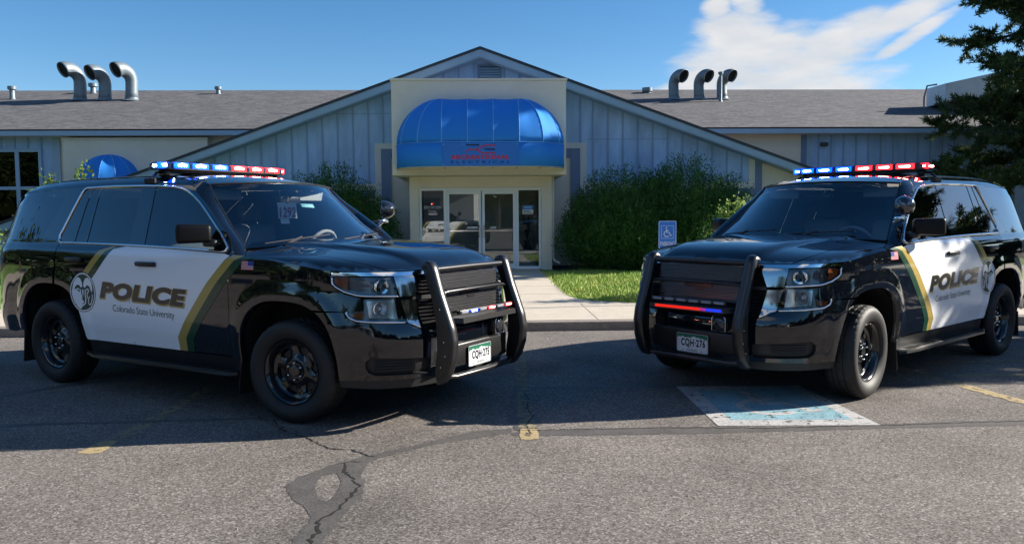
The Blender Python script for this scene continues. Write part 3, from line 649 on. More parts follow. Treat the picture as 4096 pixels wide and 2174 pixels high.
    mb.build('grille_bar', mat('grille_bar_chrome', (.05, .05, .055), rough=.2, metal=.6), gr, sharp=20)
    panel('grille_divider', satin_black, [[(0, .900), (.60, .900), (.60, .928), (0, .928)]], gr, off=.004, step=.05)
    bow = [(-.13, .895), (-.045, .895), (-.038, .875), (.052, .875), (.056, .895), (.13, .895), (.118, .935), (.045, .935), (.038, .955), (-.052, .955), (-.056, .935), (-.142, .935)]
    mb = MB(); mb.prism(bow, 2.385, 2.394, Matrix(((0, 0, 1, 0), (1, 0, 0, 0), (0, 1, 0, 0), (0, 0, 0, 1)))); mb.build('grille_badge', mat('badge_dark', (.05, .05, .055), rough=.25, metal=.6), gr)
    # --- push guard
    pg = empty('push_guard'); pg.parent = root
    Fr = [(2.335,1.150),(2.365,1.162),(2.395,1.155),(2.42,1.125),(2.435,1.08),(2.475,.95),(2.525,.82),(2.57,.70),(2.588,.60),(2.575,.48),(2.54,.38),(2.49,.315),(2.45,.300)]
    Rr_ = [(2.30,1.13),(2.318,1.10),(2.33,1.06),(2.345,1.03),(2.37,.96),(2.395,.88),(2.41,.80),(2.425,.72),(2.43,.62),(2.43,.52),(2.415,.44),(2.41,.37),(2.42,.32)]
    fr_ = resample(Fr, .03, False)
    for sg in (1, -1):
        mb = MB(); n = len(Fr); v = []
        for y in (.488, .478):
            v += [(x, sg*y, z) for x, z in Fr]+[(x, sg*y, z) for x, z in Rr_]
        f = []
        for b in (0, 2*n): f += [(b+i, b+i+1, b+n+i+1, b+n+i) for i in range(n-1)]
        mb.add(v, f)
        up_ = mb.build('upright', powder, pg)
        # rolled front face
        mb = MB(); prof = [(-.045, -.020), (-.040, -.004), (-.028, .006), (0, .010), (.028, .006), (.040, -.004), (.045, -.020), (.030, -.014), (0, -.010), (-.030, -.014)]; m = len(prof); v = []
        for i, (x, z) in enumerate(fr_):
            a = fr_[max(i-1, 0)]; b = fr_[min(i+1, len(fr_)-1)]; d = np.array([b[0]-a[0], b[1]-a[1]]); d /= np.linalg.norm(d); nn = np.array([-d[1], d[0]]); nn = nn if nn[0] > -.2 else -nn
            if i < 3: nn = np.array([.0, 1.]) if d[0] > 0 and abs(d[1]) < .5 else nn
            for py, pn in prof: v.append((x+nn[0]*pn, sg*(.483+py), z+nn[1]*pn))
        mb.add(v, [(i*m+j, i*m+(j+1) % m, (i+1)*m+(j+1) % m, (i+1)*m+j) for i in range(len(fr_)-1) for j in range(m)]+[tuple(range(m)), tuple((len(fr_)-1)*m+j for j in range(m))])
        mb.build('upright_face', powder, up_, sharp=60)
        mb = MB()
        for x, z in ((2.50, .50), (2.49, .60), (2.46, .42), (2.46, .83)): mb.lathe([(.0, .004), (.006, .003), (.007, 0)], 8, Matrix.Translation((x, sg*.490, z)) @ Matrix.Rotation(-sg*PI/2, 4, 'X'))
        mb.build('bolt', steel, up_)
    mb = MB(); mb.tube([(2.385, -.47, 1.105), (2.39, 0, 1.108), (2.385, .47, 1.105)], .024, 14); mb.build('top_tube', powder, pg, sharp=60)
    mb = MB(); mb.tube([(2.42, -.475, .925), (2.445, -.36, .945), (2.445, .36, .945), (2.42, .475, .925)], .012, 10); mb.build('middle_tube', powder, pg, sharp=60)
    mb = MB(); mb.tube([(2.45, -.47, .345), (2.50, -.36, .335), (2.51, 0, .332), (2.50, .36, .335), (2.45, .47, .345)], .022, 12); mb.build('bottom_tube', powder, pg, sharp=60)
    mb = MB(); v = [(2.42, -.47, .765), (2.42, .47, .765), (2.57, .36, .760), (2.57, -.36, .760), (2.43, -.47, .735), (2.43, .47, .735), (2.575, .36, .722), (2.575, -.36, .722)]
    mb.add(v, [(0, 1, 2, 3), (3, 2, 6, 7), (0, 3, 7, 4), (1, 5, 6, 2), (4, 7, 6, 5)]); mb.build('shelf', powder, pg, smooth=False)
    for z0, z1, xa, xb in ((.790, .932, 2.40, 2.385), (.955, 1.080, 2.385, 2.372)):
        mb = MB(); mb.add([(xa, -.40, z0), (xa, .40, z0), (xb, .40, z1), (xb, -.40, z1)], [(0, 1, 2, 3)]); mb.build('mesh_screen', mesh_m, pg, smooth=False)
    mb = MB(); mb.rbox(2.40, 2.485, .195, .325, .565, .70, .03, 4); sr_ = mb.build('siren_speaker', satin_black, pg)
    mb = MB(); mb.lathe([(.0, .012), (.04, .010), (.050, .003), (.052, 0)], 24, Matrix.Translation((2.485, .26, .632)) @ Matrix.Rotation(PI/2, 4, 'Y')); mb.build('speaker_cone', mat('speaker_gloss', (.03, .03, .035), rough=.12, coat=.8), sr_)
    mb = MB(); mb.tube([(2.488, .26+.062*c_, .632+.066*s__) for c_, s__ in ((1, -.9), (1, .6), (.6, 1), (-.6, 1), (-1, .6), (-1, -.9))], .004, 6, closed=True); mb.build('speaker_bracket', steel, sr_)
    mb = MB(); mb.rbox(2.37, 2.455, -.42, .42, .38, .56, .02); mb.build('plate_carrier', satin_black, pg)
    # --- roof light bar body (modules are added per vehicle)
    lb = empty('light_bar', (-.36, 0, 1.893)); lb.parent = root
    mb = MB(); pl = [(-.14, -.60), (-.10, -.68), (-.03, -.71), (.05, -.70), (.12, -.64), (.145, -.55), (.15, 0), (.145, .55), (.12, .64), (.05, .70), (-.03, .71), (-.10, .68), (-.14, .60)]
    mb.prism(pl, 0, .014); mb.prism([(x*.7, y*.86) for x, y in pl], -.022, -.0005); mb.build('light_bar_base', satin_black, lb)
    mb = MB(); mb.prism([(x*.97, y*.985) for x, y in pl], .0145, .056); mb.prism([(x*.80, y*.96) for x, y in pl], .0565, .066); mb.build('light_bar_dome', clear_lens, lb, sharp=30)
    for sg in (1, -1):
        mb = MB(); mb.rbox(-.40, -.30, sg*.60-.03, sg*.60+.03, 1.845, 1.893, .008, 2); mb.tube([(-.35, sg*.60, 1.872), (-.35, sg*.68, 1.868), (-.35, sg*.745, 1.80)], .011, 6); mb.box(-.42, -.28, min(sg*.735, sg*.752), max(sg*.735, sg*.752), 1.775, 1.815)
        mb.build('light_bar_foot', satin_black, lb).location = (.36, 0, -1.893)
    mb = MB(); mb.lathe([(.0, .075), (.02, .07), (.035, .045), (.042, 0)], 16, Matrix.Translation((-1.45, .18, float(RF(-1.45, .18)[2])-.004))); mb.tube([(-1.45, .18, 1.93), (-1.52, .18, 2.0)], .002, 5); mb.build('roof_antenna', satin_black, root)
    # --- spot lamp at the driver's windshield pillar
    sp = empty('spot_lamp'); sp.parent = root
    d_ = Vector((-.80, -.55, .05)).normalized(); M = Matrix.Translation((.79, .93, 1.545)) @ d_.to_track_quat('Z', 'Y').to_matrix().to_4x4()
    mb = MB(); mb.lathe([(.0, -.105), (.03, -.100), (.06, -.078), (.078, -.045), (.084, -.01), (.084, .018), (.078, .022)], 28, M); mb.build('spot_housing', mat('black_chrome', (.10, .095, .10), rough=.06, metal=.85, coat=1), sp, sharp=60)
    mb = MB(); mb.lathe([(.077, .018), (.05, .028), (.0, .034)], 24, M); mb.build('spot_lens', lamp_back, sp)
    mb = MB(); mb.tube([(.79, .93, 1.462), (.80, .91, 1.44), (.79, .84, 1.40)], .012, 8); mb.rbox(.765, .83, .86, .95, 1.425, 1.452, .01, 2); mb.build('spot_arm', chrome, sp)
    # --- cabin
    cab = empty('cabin'); cab.parent = root
    mb = MB(); mb.box(-2.25, .70, -.82, .82, .50, .55); mb.rbox(.62, 1.02, -.80, .80, 1.0, 1.235, .05); mb.rbox(.55, .75, -.70, .70, .75, 1.20, .06); mb.build('dashboard', dash_m, cab)
    mb = MB(); mb.tube([(.50+.08*math.sin(a), .37+.18*math.cos(a), 1.19+.165*math.sin(a)) for a in np.linspace(0, 2*PI, 25)[:-1]], .016, 8, closed=True); mb.tube([(.50, .37, 1.19), (.70, .37, 1.08)], .04, 8); mb.box(.49, .515, .22, .52, 1.17, 1.205); mb.build('steering_wheel', mat('wheel_grey', (.34, .34, .34), rough=.5), cab)
    for y in (-.37, .37):
        mb = MB(); mb.rbox(-.35, .15, y-.26, y+.26, .75, .93, .06); mb.rbox(-.46, -.30, y-.25, y+.25, .85, 1.42, .07); mb.rbox(-.47, -.37, y-.13, y+.13, 1.44, 1.62, .04); mb.build('front_seat', cloth, cab)
    mb = MB(); mb.rbox(-1.45, -.95, -.65, .65, .75, .93, .06); mb.rbox(-1.52, -1.38, -.65, .65, .85, 1.45, .07); mb.build('rear_seat', cloth, cab)
    mb = MB(); mb.box(-.62, -.60, -.62, .62, .95, 1.70); mb.build('partition', mat('partition_grey', (.13, .14, .15), rough=.4), cab)
    mb = MB(); mb.rbox(.475, .515, -.13, .13, 1.595, 1.665, .015); mb.tube([(.52, 0, 1.66), (.60, 0, 1.70)], .012, 6); mb.build('rear_view_mirror', satin_black, cab)
    mb = MB(); mb.rbox(.25, .29, .33, .66, 1.63, 1.72, .01); mb.rbox(.25, .29, -.66, -.33, 1.63, 1.72, .01); mb.build('sun_visor', ivory, cab, split=True)
    return root

# --- wheel, built at the origin with its axle along y (outer face towards +y)
def make_wheel(parent, loc, sg, steer=0):
    w = empty('wheel', loc, 0 if sg > 0 else PI); w.parent = parent; w.rotation_euler.z += steer
    Ty = Matrix.Rotation(-PI/2, 4, 'X')
    mb = MB(); nseg = 144
    prof = [(.236, .075), (.243, .100), (.262, .118), (.292, .128), (.322, .130), (.345, .122), (.360, .107), (.366, .096)]
    tread = [(.371, .090), (.374, .070), (.374, .052), (.364, .050), (.364, .042), (.3745, .040), (.375, .010), (.365, .008), (.365, -.008), (.375, -.010), (.3745, -.040), (.364, -.042), (.364, -.050), (.374, -.052), (.374, -.070), (.371, -.090)]
    full = prof+tread+[(.366, -.096), (.345, -.122), (.292, -.128), (.236, -.095)]
    v = []; m = len(full)
    for i, (r, h) in enumerate(full):
        for k in range(nseg):
            a = 2*PI*k/nseg; rr = r
            if 7 <= i <= 23 and r > .3655 and (k+(i//5)) % 4 == 0: rr -= .006
            v.append(Ty @ Vector((rr*math.cos(a), rr*math.sin(a), h)))
    mb.add(v, [(i*nseg+k, i*nseg+(k+1) % nseg, (i+1)*nseg+(k+1) % nseg, (i+1)*nseg+k) for i in range(m-1) for k in range(nseg)])
    mb.build('tyre', rubber, w, sharp=28)
    mb = MB(); mb.lathe([(.2335, .076), (.2365, .092), (.231, .098), (.222, .093), (.214, .084), (.208, .060), (.200, .040), (.198, -.02), (.205, -.09), (.234, -.10)], 64, Ty); rim = mb.build('rim', wheel_black, w, sharp=40)
    # pressed disc with six windows
    out_ = [tuple(p) for p in ell(0, 0, .199, .199, 72)]; hs_ = []
    for k in range(6):
        a = k*PI/3+.18; c = []
        for rr, da in ((.176, -.30), (.182, -.15), (.184, 0), (.182, .15), (.176, .30), (.150, .27), (.122, .14), (.116, 0), (.122, -.14), (.150, -.27)): c.append((rr*math.cos(a+da), rr*math.sin(a+da)))
        hs_.append(c)
    P, T = fill2d(out_, hs_, .014)
    def depth(x, y):
        r = np.hypot(x, y); a = np.arctan2(y, x)-.18; wv = .5-.5*np.cos(a*6)
        return pch(r, [0, .06, .082, .10, .13, .17, .199], [.040, .040, .046, .030, .012, .020, .040])+.016*wv*np.clip((r-.09)/.03, 0, 1)*np.clip((.19-r)/.03, 0, 1)
    v = [Ty @ Vector((p[0], p[1], float(depth(p[0], p[1])))) for p in P]; mb = MB(); mb.add(v, T)
    for h in hs_:
        h2 = [tuple(Ty @ Vector((x, y, float(depth(x, y))))) for x, y in h]+[tuple(Ty @ Vector((x*.985, y*.985, float(depth(x, y))-.03))) for x, y in h]; n = len(h); mb.add(h2, [(i, (i+1) % n, n+(i+1) % n, n+i) for i in range(n)])
    mb.build('wheel_disc', wheel_black, rim, sharp=50)
    mb = MB(); mb.lathe([(.0, .062), (.036, .062), (.043, .058), (.044, .040)], 8, Ty); mb.lathe([(.070, .052), (.074, .045), (.078, .035)], 24, Ty); mb.build('hub_cap', wheel_black, rim, sharp=30)
    for k in range(6):
        a = k*PI/3+.5; mb = MB(); mb.lathe([(.0, .022), (.006, .020), (.0095, .014), (.011, 0)], 8, Ty @ Matrix.Translation((.062*math.cos(a), .062*math.sin(a), .050))); mb.build('lug_nut', steel, rim, sharp=60)
    mb = MB(); mb.lathe([(.0, .0), (.17, .0), (.17, -.03), (.0, -.03)], 24, Ty); mb.build('brake_disc', mat('brake_iron', (.05, .045, .04), rough=.6, metal=.4), w)
    return w

def plate(parent, number):
    p = empty('licence_plate', (2.473, 0, .4446)); p.parent = parent; p.rotation_euler = (PI/2, 0, PI/2)
    def rr(w, h, r, n=5):
        o = []
        for cx, cy, a in ((w-r, h-r, 0), (-w+r, h-r, 90), (-w+r, -h+r, 180), (w-r, -h+r, 270)):
            for t in np.linspace(a, a+90, n): o.append((cx+r*math.cos(math.radians(t)), cy+r*math.sin(math.radians(t))))
        return o
    mb = MB(); mb.prism(rr(.1525, .0765, .014), -.003, 0); mb.build('plate_panel', plate_white, p, sharp=30)
    hills = [(-.1465, .036), (-.125, .046), (-.112, .042), (-.095, .054), (-.078, .045), (-.060, .040), (-.040, .047), (-.02, .040), (.0, .052), (.022, .058), (.04, .048), (.06, .052), (.08, .042), (.10, .046), (.12, .036), (.135, .040), (.1465, .034), (.1465, .064), (.138, .0715), (-.138, .0715), (-.1465, .064)]
    P, T = fill2d(hills, (), .05, False); mb = MB(); mb.add([(a, b, .0008) for a, b in P], T); mb.build('plate_mountains', plate_green, p, smooth=False)
    mb = MB(); o = rr(.1490, .0735, .012); i_ = rr(.1465, .0712, .011); n = len(o); mb.add([(x, y, .0009) for x, y in o+i_], [(k, (k+1) % n, n+(k+1) % n, n+k) for k in range(n)])
    V, F = text_fit(number, .236, .072, bold=.030, spacing=1.14); mb.add([(x-.108, y-.036, .0016) for x, y in V], F)
    V, F = text_fit('COLORADO', .105, .013, bold=.01, spacing=1.15); mb.add([(x-.05, y-.062, .0016) for x, y in V], F)
    for ch, y in (('G', .012), ('V', -.008), ('T', -.028)): V, F = text_fit(ch, .009, .011, bold=.01); mb.add([(x-.135, y_+y, .0016) for (x, y_) in V], F)
    for x in (-.09, .09): mb.add([(x+a, -.058+b, .0016) for a, b in ell(0, 0, .005, .005, 8)], [tuple(range(8))])
    mb.build('plate_lettering', letter_black, p, smooth=False)
    return p
def leds(root, shelf):
    lb = next(c for c in root.children if c.name.startswith('light_bar')); g = next(c for c in root.children if c.name.startswith('push_guard'))
    spec_ = [(-.655, .055, 0), (-.525, .07, 0), (-.335, .085, 0), (-.125, .085, 0), (.085, .085, 1), (.29, .08, 1), (.49, .085, 1), (.635, .05, 1)]
    for y, hw, c in spec_:
        fx = .146 if abs(y) < .56 else (.135 if abs(y) < .6 else .098)
        o = MB(); o.rbox(fx-.05, fx+.002, y-hw*1.02, y+hw*1.02, .010, .060, .010, 2); l_ = o.build('light_module', (blue_lens, red_lens)[c], lb)
        o = MB(); o.rbox(fx-.02, fx+.0045, y-hw*.66, y+hw*.66, .0245, .0455, .009, 2)
        if abs(y) > .6: sgy = math.copysign(1, y); o.rbox(.0, .06, sgy*.690, sgy*.702, .0245, .0415, .004, 2)
        o.build('led_core', (blue_core, red_core)[c], l_)
    ld = bpy.data.lights.new('flash', 'POINT')
    mb = MB(); mb.rbox(2.51, 2.545, -.362, .362, .782, .812, .006, 2); s_ = mb.build('led_strip', satin_black, g)
    for i in range(6):
        y = -.30+i*.12; lit = shelf and i in (1, 3, 5); blue = i < 3; m = (blue_core if blue else red_core) if lit else led_off
        o = MB(); o.rbox(2.543, 2.549, y-.045, y+.045, .786, .808, .003, 1); q = o.build('strip_module', ((blue_lens if blue else red_lens) if lit else led_off), s_)
        if lit: o = MB(); o.rbox(2.546, 2.551, y-.034, y+.034, .791, .803, .003, 1); o.build('led_core', m, q)
# ------------------------------------------------------------------ ground
def asphalt_fn(m, t, b, tcn):
    nodes = t.nodes; links = t.links
    def nd(k, **kw):
        n = nodes.new(k)
        for a, v in kw.items(): n.inputs[a].default_value = v
        return n
    v1 = nd('ShaderNodeTexVoronoi', Scale=105); links.new(tcn.outputs['Object'], v1.inputs[0])
    v2 = nd('ShaderNodeTexVoronoi', Scale=48); links.new(tcn.outputs['Object'], v2.inputs[0])
    n1 = nd('ShaderNodeTexNoise', Scale=1.1, Detail=5); links.new(tcn.outputs['Object'], n1.inputs[0])
    n2 = nd('ShaderNodeTexNoise', Scale=300, Detail=2); links.new(tcn.outputs['Object'], n2.inputs[0])
    sp = nodes.new('ShaderNodeSeparateColor'); links.new(v1.outputs['Color'], sp.inputs[0])
    cr = nodes.new('ShaderNodeValToRGB'); e = cr.color_ramp; e.elements[0].position = .0; e.elements[0].color = (.13, .118, .108, 1); e.elements[1].position = 1; e.elements[1].color = (.62, .57, .53, 1)
    for p, c in ((.25, (.228, .200, .180, 1)), (.6, (.322, .286, .258, 1)), (.85, (.41, .366, .325, 1))): q = e.elements.new(p); q.color = c
    links.new(sp.outputs[0], cr.inputs[0])
    mul = nodes.new('ShaderNodeMix'); mul.data_type = 'RGBA'; mul.blend_type = 'MULTIPLY'; mul.inputs[0].default_value = 1
    r1 = nodes.new('ShaderNodeMapRange'); r1.inputs[1].default_value = .3; r1.inputs[2].default_value = .7; r1.inputs[3].default_value = .80; r1.inputs[4].default_value = 1.12; links.new(n1.outputs[0], r1.inputs[0])
    edge = nodes.new('ShaderNodeMapRange'); edge.inputs[1].default_value = .0; edge.inputs[2].default_value = .0055; edge.inputs[3].default_value = 1.1; edge.inputs[4].default_value = .62; links.new(v1.outputs['Distance'], edge.inputs[0])
    n3 = nd('ShaderNodeTexNoise', Scale=.55, Detail=3); mpo = nodes.new('ShaderNodeMapping'); mpo.inputs['Location'].default_value = (7.3, 2.1, 0); links.new(tcn.outputs['Object'], mpo.inputs[0]); links.new(mpo.outputs[0], n3.inputs[0]); r3 = nodes.new('ShaderNodeMapRange'); r3.interpolation_type = 'SMOOTHSTEP'; r3.inputs[1].default_value = .52; r3.inputs[2].default_value = .68; r3.inputs[3].default_value = 1; r3.inputs[4].default_value = .74; links.new(n3.outputs[0], r3.inputs[0]); m3 = nodes.new('ShaderNodeMath'); m3.operation = 'MULTIPLY'; links.new(r1.outputs[0], m3.inputs[0]); links.new(r3.outputs[0], m3.inputs[1])
    mm = nodes.new('ShaderNodeMath'); mm.operation = 'MULTIPLY'; links.new(m3.outputs[0], mm.inputs[0]); links.new(edge.outputs[0], mm.inputs[1])
    links.new(cr.outputs[0], mul.inputs[6]); links.new(mm.outputs[0], mul.inputs[7]); links.new(mul.outputs[2], b.inputs['Base Color'])
    bp = nodes.new('ShaderNodeBump'); bp.inputs['Strength'].default_value = .75; bp.inputs['Distance'].default_value = .004
    inv = nodes.new('ShaderNodeMath'); inv.operation = 'SUBTRACT'; inv.inputs[0].default_value = 1; links.new(edge.outputs[0], inv.inputs[1])
    ad = nodes.new('ShaderNodeMath'); ad.operation = 'ADD'; links.new(edge.outputs[0], ad.inputs[0]); links.new(sp.outputs[1], ad.inputs[1]); links.new(ad.outputs[0], bp.inputs['Height']); links.new(bp.outputs[0], b.inputs['Normal'])
asphalt = mat('asphalt', (.18, .165, .155), rough=.93, spec=.25, fn=asphalt_fn)
def speckle(base, amt, scale=110):
    def fn(m, t, b, tcn):
        v = t.nodes.new('ShaderNodeTexVoronoi'); v.inputs['Scale'].default_value = scale; t.links.new(tcn.outputs['Object'], v.inputs[0]); s = t.nodes.new('ShaderNodeSeparateColor'); t.links.new(v.outputs['Color'], s.inputs[0])
        n = t.nodes.new('ShaderNodeTexNoise'); n.inputs['Scale'].default_value = 5; n.inputs['Detail'].default_value = 6; t.links.new(tcn.outputs['Object'], n.inputs[0])
        a = t.nodes.new('ShaderNodeMath'); a.operation = 'MULTIPLY_ADD'; t.links.new(s.outputs[0], a.inputs[0]); a.inputs[1].default_value = .6; t.links.new(n.outputs[0], a.inputs[2])
        r = t.nodes.new('ShaderNodeMapRange'); r.inputs[1].default_value = .35; r.inputs[2].default_value = 1.1; r.inputs[3].default_value = 1-amt; r.inputs[4].default_value = 1+amt; t.links.new(a.outputs[0], r.inputs[0])
        mx_ = t.nodes.new('ShaderNodeMix'); mx_.data_type = 'RGBA'; mx_.blend_type = 'MULTIPLY'; mx_.inputs[0].default_value = 1; mx_.inputs[6].default_value = (*base, 1); t.links.new(r.outputs[0], mx_.inputs[7]); t.links.new(mx_.outputs[2], b.inputs['Base Color'])
        bp = t.nodes.new('ShaderNodeBump'); bp.inputs['Strength'].default_value = .5; bp.inputs['Distance'].default_value = .003; t.links.new(s.outputs[1], bp.inputs['Height']); t.links.new(bp.outputs[0], b.inputs['Normal'])
    return fn
tar = mat('crack_sealant', (.07, .065, .062), rough=.75, fn=speckle((.084, .077, .072), .38))
tar2 = mat('old_sealant', (.05, .05, .05), rough=.6, fn=speckle((.085, .08, .08), .3))
crack_m = mat('crack', (.012, .011, .010), rough=1)
def worn_fn(base, hole):
    "road paint worn through in flecks"
    def fn(m, t, b, tcn):
        speckle(base, .25, 100)(m, t, b, tcn)
        n = t.nodes.new('ShaderNodeTexNoise'); n.inputs['Scale'].default_value = 14; n.inputs['Detail'].default_value = 9; n.inputs['Roughness'].default_value = .75; t.links.new(tcn.outputs['Object'], n.inputs[0])
        g = t.nodes.new('ShaderNodeMath'); g.operation = 'LESS_THAN'; g.inputs[1].default_value = hole; t.links.new(n.outputs[0], g.inputs[0]); t.links.new(g.outputs[0], b.inputs['Alpha'])
    return fn
yellow = mat('worn_yellow_paint', (.42, .30, .09), rough=.85, fn=worn_fn((.38, .29, .15), .57))
pad_white = mat('worn_white_paint', (.5, .5, .5), rough=.85, fn=worn_fn((.42, .41, .40), .575))
pad_blue = mat('worn_blue_paint', (.12, .3, .4), rough=.85, fn=worn_fn((.20, .36, .42), .575))
def sheet(name, pts, m, z, parent=None, jag=0, step=.05, **k):
    P = resample(pts, step) if jag else pts
    if jag: P = [(x+RNG.normal()*jag, y+RNG.normal()*jag) for x, y in P]
    V, T = fill2d(P, (), 9, False); mb = MB(); mb.add([(a, b, z) for a, b in V], T); return mb.build(name, m, parent, smooth=False, fix=False, **k)
g_ = MB(); g_.add([(-400, -400, 0), (400, -400, 0), (400, 400, 0), (-400, 400, 0)], [(0, 1, 2, 3)]); g_.build('parking_lot', asphalt, smooth=False, fix=False, kind='structure')
BA = math.radians(2.1); cB, sB = math.cos(BA), math.sin(BA)
def bw(u, v): return (u*cB-v*sB, u*sB+v*cB)      # building frame -> world
# sealed cracks and painted markings lie on the asphalt
main_tar = [(-.01,5.62),(-.25,5.55),(-.44,5.40),(-.74,5.13),(-.87,5.03),(-1.06,4.85),(-1.23,4.59),(-1.26,4.41),(-1.19,4.25),(-1.05,4.06),(-1.0,3.95),(-1.02,3.72),(-1.03,3.4),(-1.05,3.0),(-.92,3.0),(-.89,3.4),(-.87,3.75),(-.86,3.93),(-.81,4.21),(-.82,4.43),(-.88,4.61),(-.88,4.80),(-.83,4.94),(-.5,5.24),(-.24,5.38),(-.01,5.50)]
hole_ = [(-1.11,4.44),(-1.10,4.60),(-1.03,4.65),(-.97,4.50),(-.955,4.34),(-.97,4.18),(-1.03,4.22)]
P_ = [(x+RNG.normal()*.006, y+RNG.normal()*.008) for x, y in resample(main_tar, .04)]; V_, T_ = fill2d(P_, (resample(hole_, .03),), 9, False); mb = MB(); mb.add([(a, b, .0015) for a, b in V_], T_); mb.build('sealed_crack', tar, smooth=False, fix=False, kind='structure')
sheet('sealed_crack', [(-.01,5.50),(.27,5.57),(1.11,5.63),(1.79,5.60),(2.58,5.655),(3.11,5.73),(4.2,5.79),(6,5.86),(6,5.74),(3.57,5.61),(2.53,5.54),(1.76,5.49),(1.21,5.44),(.26,5.42),(-.01,5.43)], tar, .0015, jag=.006, kind='structure')
sheet('sealed_crack', [(.09,6.99),(.68,7.01),(1.41,7.01),(2.4,7.02),(3.6,7.02),(4.43,7.02),(6.5,7.1),(6.5,7.06),(4.43,6.96),(3.6,6.93),(2.4,6.95),(1.4,6.93),(.68,6.94),(.09,6.91)], tar2, .0019, jag=.01, kind='structure')
sheet('sealed_crack', [(3.62,7.95),(3.78,7.45),(3.88,7.04),(3.95,7.04),(3.86,7.48),(3.72,7.98)], tar2, .0021, jag=.01, kind='structure')
sheet('sealed_crack', [(-6.5,6.35),(-5.3,6.55),(-4.32,6.84),(-4.03,7.22),(-3.76,7.40),(-2.5,7.5),(-2.5,7.42),(-3.74,7.30),(-3.98,7.10),(-4.28,6.72),(-5.3,6.44),(-6.5,6.25)], tar2, .0019, jag=.01, kind='structure')
sheet('sealed_crack', [(-6,5.72),(-3.7,5.82),(-3.3,5.87),(-2.7,5.90),(-1.9,5.98),(-1.9,5.94),(-2.7,5.86),(-3.3,5.80),(-3.7,5.74),(-6,5.62)], tar2, .0019, jag=.01, kind='structure')
sheet('sealed_crack', [(.13,7.0),(.16,6.6),(.13,6.2),(.20,5.9),(.18,5.60),(.02,5.58),(-.03,5.9),(.05,6.3),(.03,6.7),(.06,7.0)], tar2, .0019, jag=.012, kind='structure')
def crack(pts, w):
    P = resample(pts, .03, False); P = [(x+RNG.normal()*.007, y+RNG.normal()*.007) for x, y in P]; ww = [w*RNG.uniform(.35, 1.3) for _ in P]; ww[0] = ww[-1] = .001
    V, F = stroke(P, ww); mb = MB(); mb.add([(a, b, .0032) for a, b in V], F); mb.build('crack', crack_m, smooth=False, fix=False, kind='structure')
crack([(-1.77,5.91),(-1.57,5.55),(-1.4,5.42),(-1.18,5.15),(-1.02,5.11),(-.86,4.95)], .011)
crack([(-1.02,4.84),(-.99,4.68),(-.91,4.54),(-.86,4.43),(-.86,4.27),(-.88,4.18),(-.89,4.04),(-.96,3.90),(-.93,3.75),(-.93,3.5),(-.97,3.1)], .017)
crack([(-1.06,4.82),(-1.0,4.85),(-.9,4.86)], .008)
crack([(.0,5.56),(.5,5.585),(1.2,5.60),(1.8,5.575),(2.6,5.63),(3.6,5.72),(5.5,5.80)], .012)
crack([(.12,5.45),(.10,5.7),(.15,5.95),(.11,6.2),(.13,6.5),(.08,6.8)], .010)
crack([(-1.9,6.0),(-1.62,5.62),(-1.57,5.55)], .006)
ghost = mat('ghost_yellow_paint', (.3, .25, .15), rough=.9, fn=worn_fn((.26, .22, .135), .505))
sheet('yellow_line', [(-2.77,5.08),(-2.63,5.09),(-2.625,5.36),(-2.75,5.36)], yellow, .0016, jag=.008, kind='structure')
sheet('yellow_line', [(-2.75,5.37),(-2.625,5.37),(-2.60,6.0),(-2.60,7.2),(-2.70,7.2),(-2.71,6.0)], ghost, .0017, jag=.008, kind='structure')
sheet('yellow_line', [(.045,5.31),(.18,5.33),(.165,5.60),(.05,5.60)], yellow, .0026, jag=.004, kind='structure')
sheet('yellow_line', [(.05,5.61),(.165,5.61),(.155,5.9),(.13,7.2),(.14,9.3),(.03,9.3),(.02,7.2),(.035,5.9)], ghost, .0027, jag=.008, kind='structure')
sheet('yellow_line', [(3.95,6.20),(4.08,6.20),(3.93,6.9),(3.80,6.9)], yellow, .0026, jag=.008, kind='structure')
sheet('yellow_line', [(3.79,6.91),(3.92,6.91),(3.76,7.85),(3.55,8.9),(3.43,8.9),(3.64,7.85)], ghost, .0027, jag=.008, kind='structure')
for (x, y) in ((4.02, 6.98), (3.9, 7.62), (3.78, 8.15)):
    sheet('yellow_line', [(x, y+.30), (x+1.9, y+.42), (x+1.9, y+.52), (x, y+.40)], ghost, .0029, jag=.006, kind='structure')
pad = empty('wheelchair_bay_marking', (0, 0, 0)); tag(pad, 'worn pale blue and white wheelchair symbol painted on the asphalt', 'road marking')
sheet('pad_border', [(1.41,6.95),(2.47,6.97),(2.58,5.63),(1.44,5.64)], pad_white, .0034, pad)
sheet('pad_field', [(1.555,6.80),(2.37,6.82),(2.45,5.79),(1.575,5.80)], pad_blue, .0042, pad)
def wheelchair(s):
    "wheelchair sign drawn in a unit square"
    out_ = [stroke(ell(.44, .36, .25, .25, 22, math.radians(-45), math.radians(-45-245)), .075)]
    out_ += [(ell(.40, .90, .065, .065, 14), [tuple(range(14))]), stroke([(.40, .80), (.42, .48), (.66, .48), (.78, .20), (.90, .25)], .085), stroke([(.41, .66), (.60, .66)], .06)]
    return [(np.array(V)*s, F) for V, F in out_]
mb = MB()
for i, (V, F) in enumerate(wheelchair(1.0)): mb.add([(1.60+x*.82, 5.86+y*.90, .0050+i*.0003) for x, y in V], F)
mb.build('pad_symbol', pad_white, pad, smooth=False, fix=False)

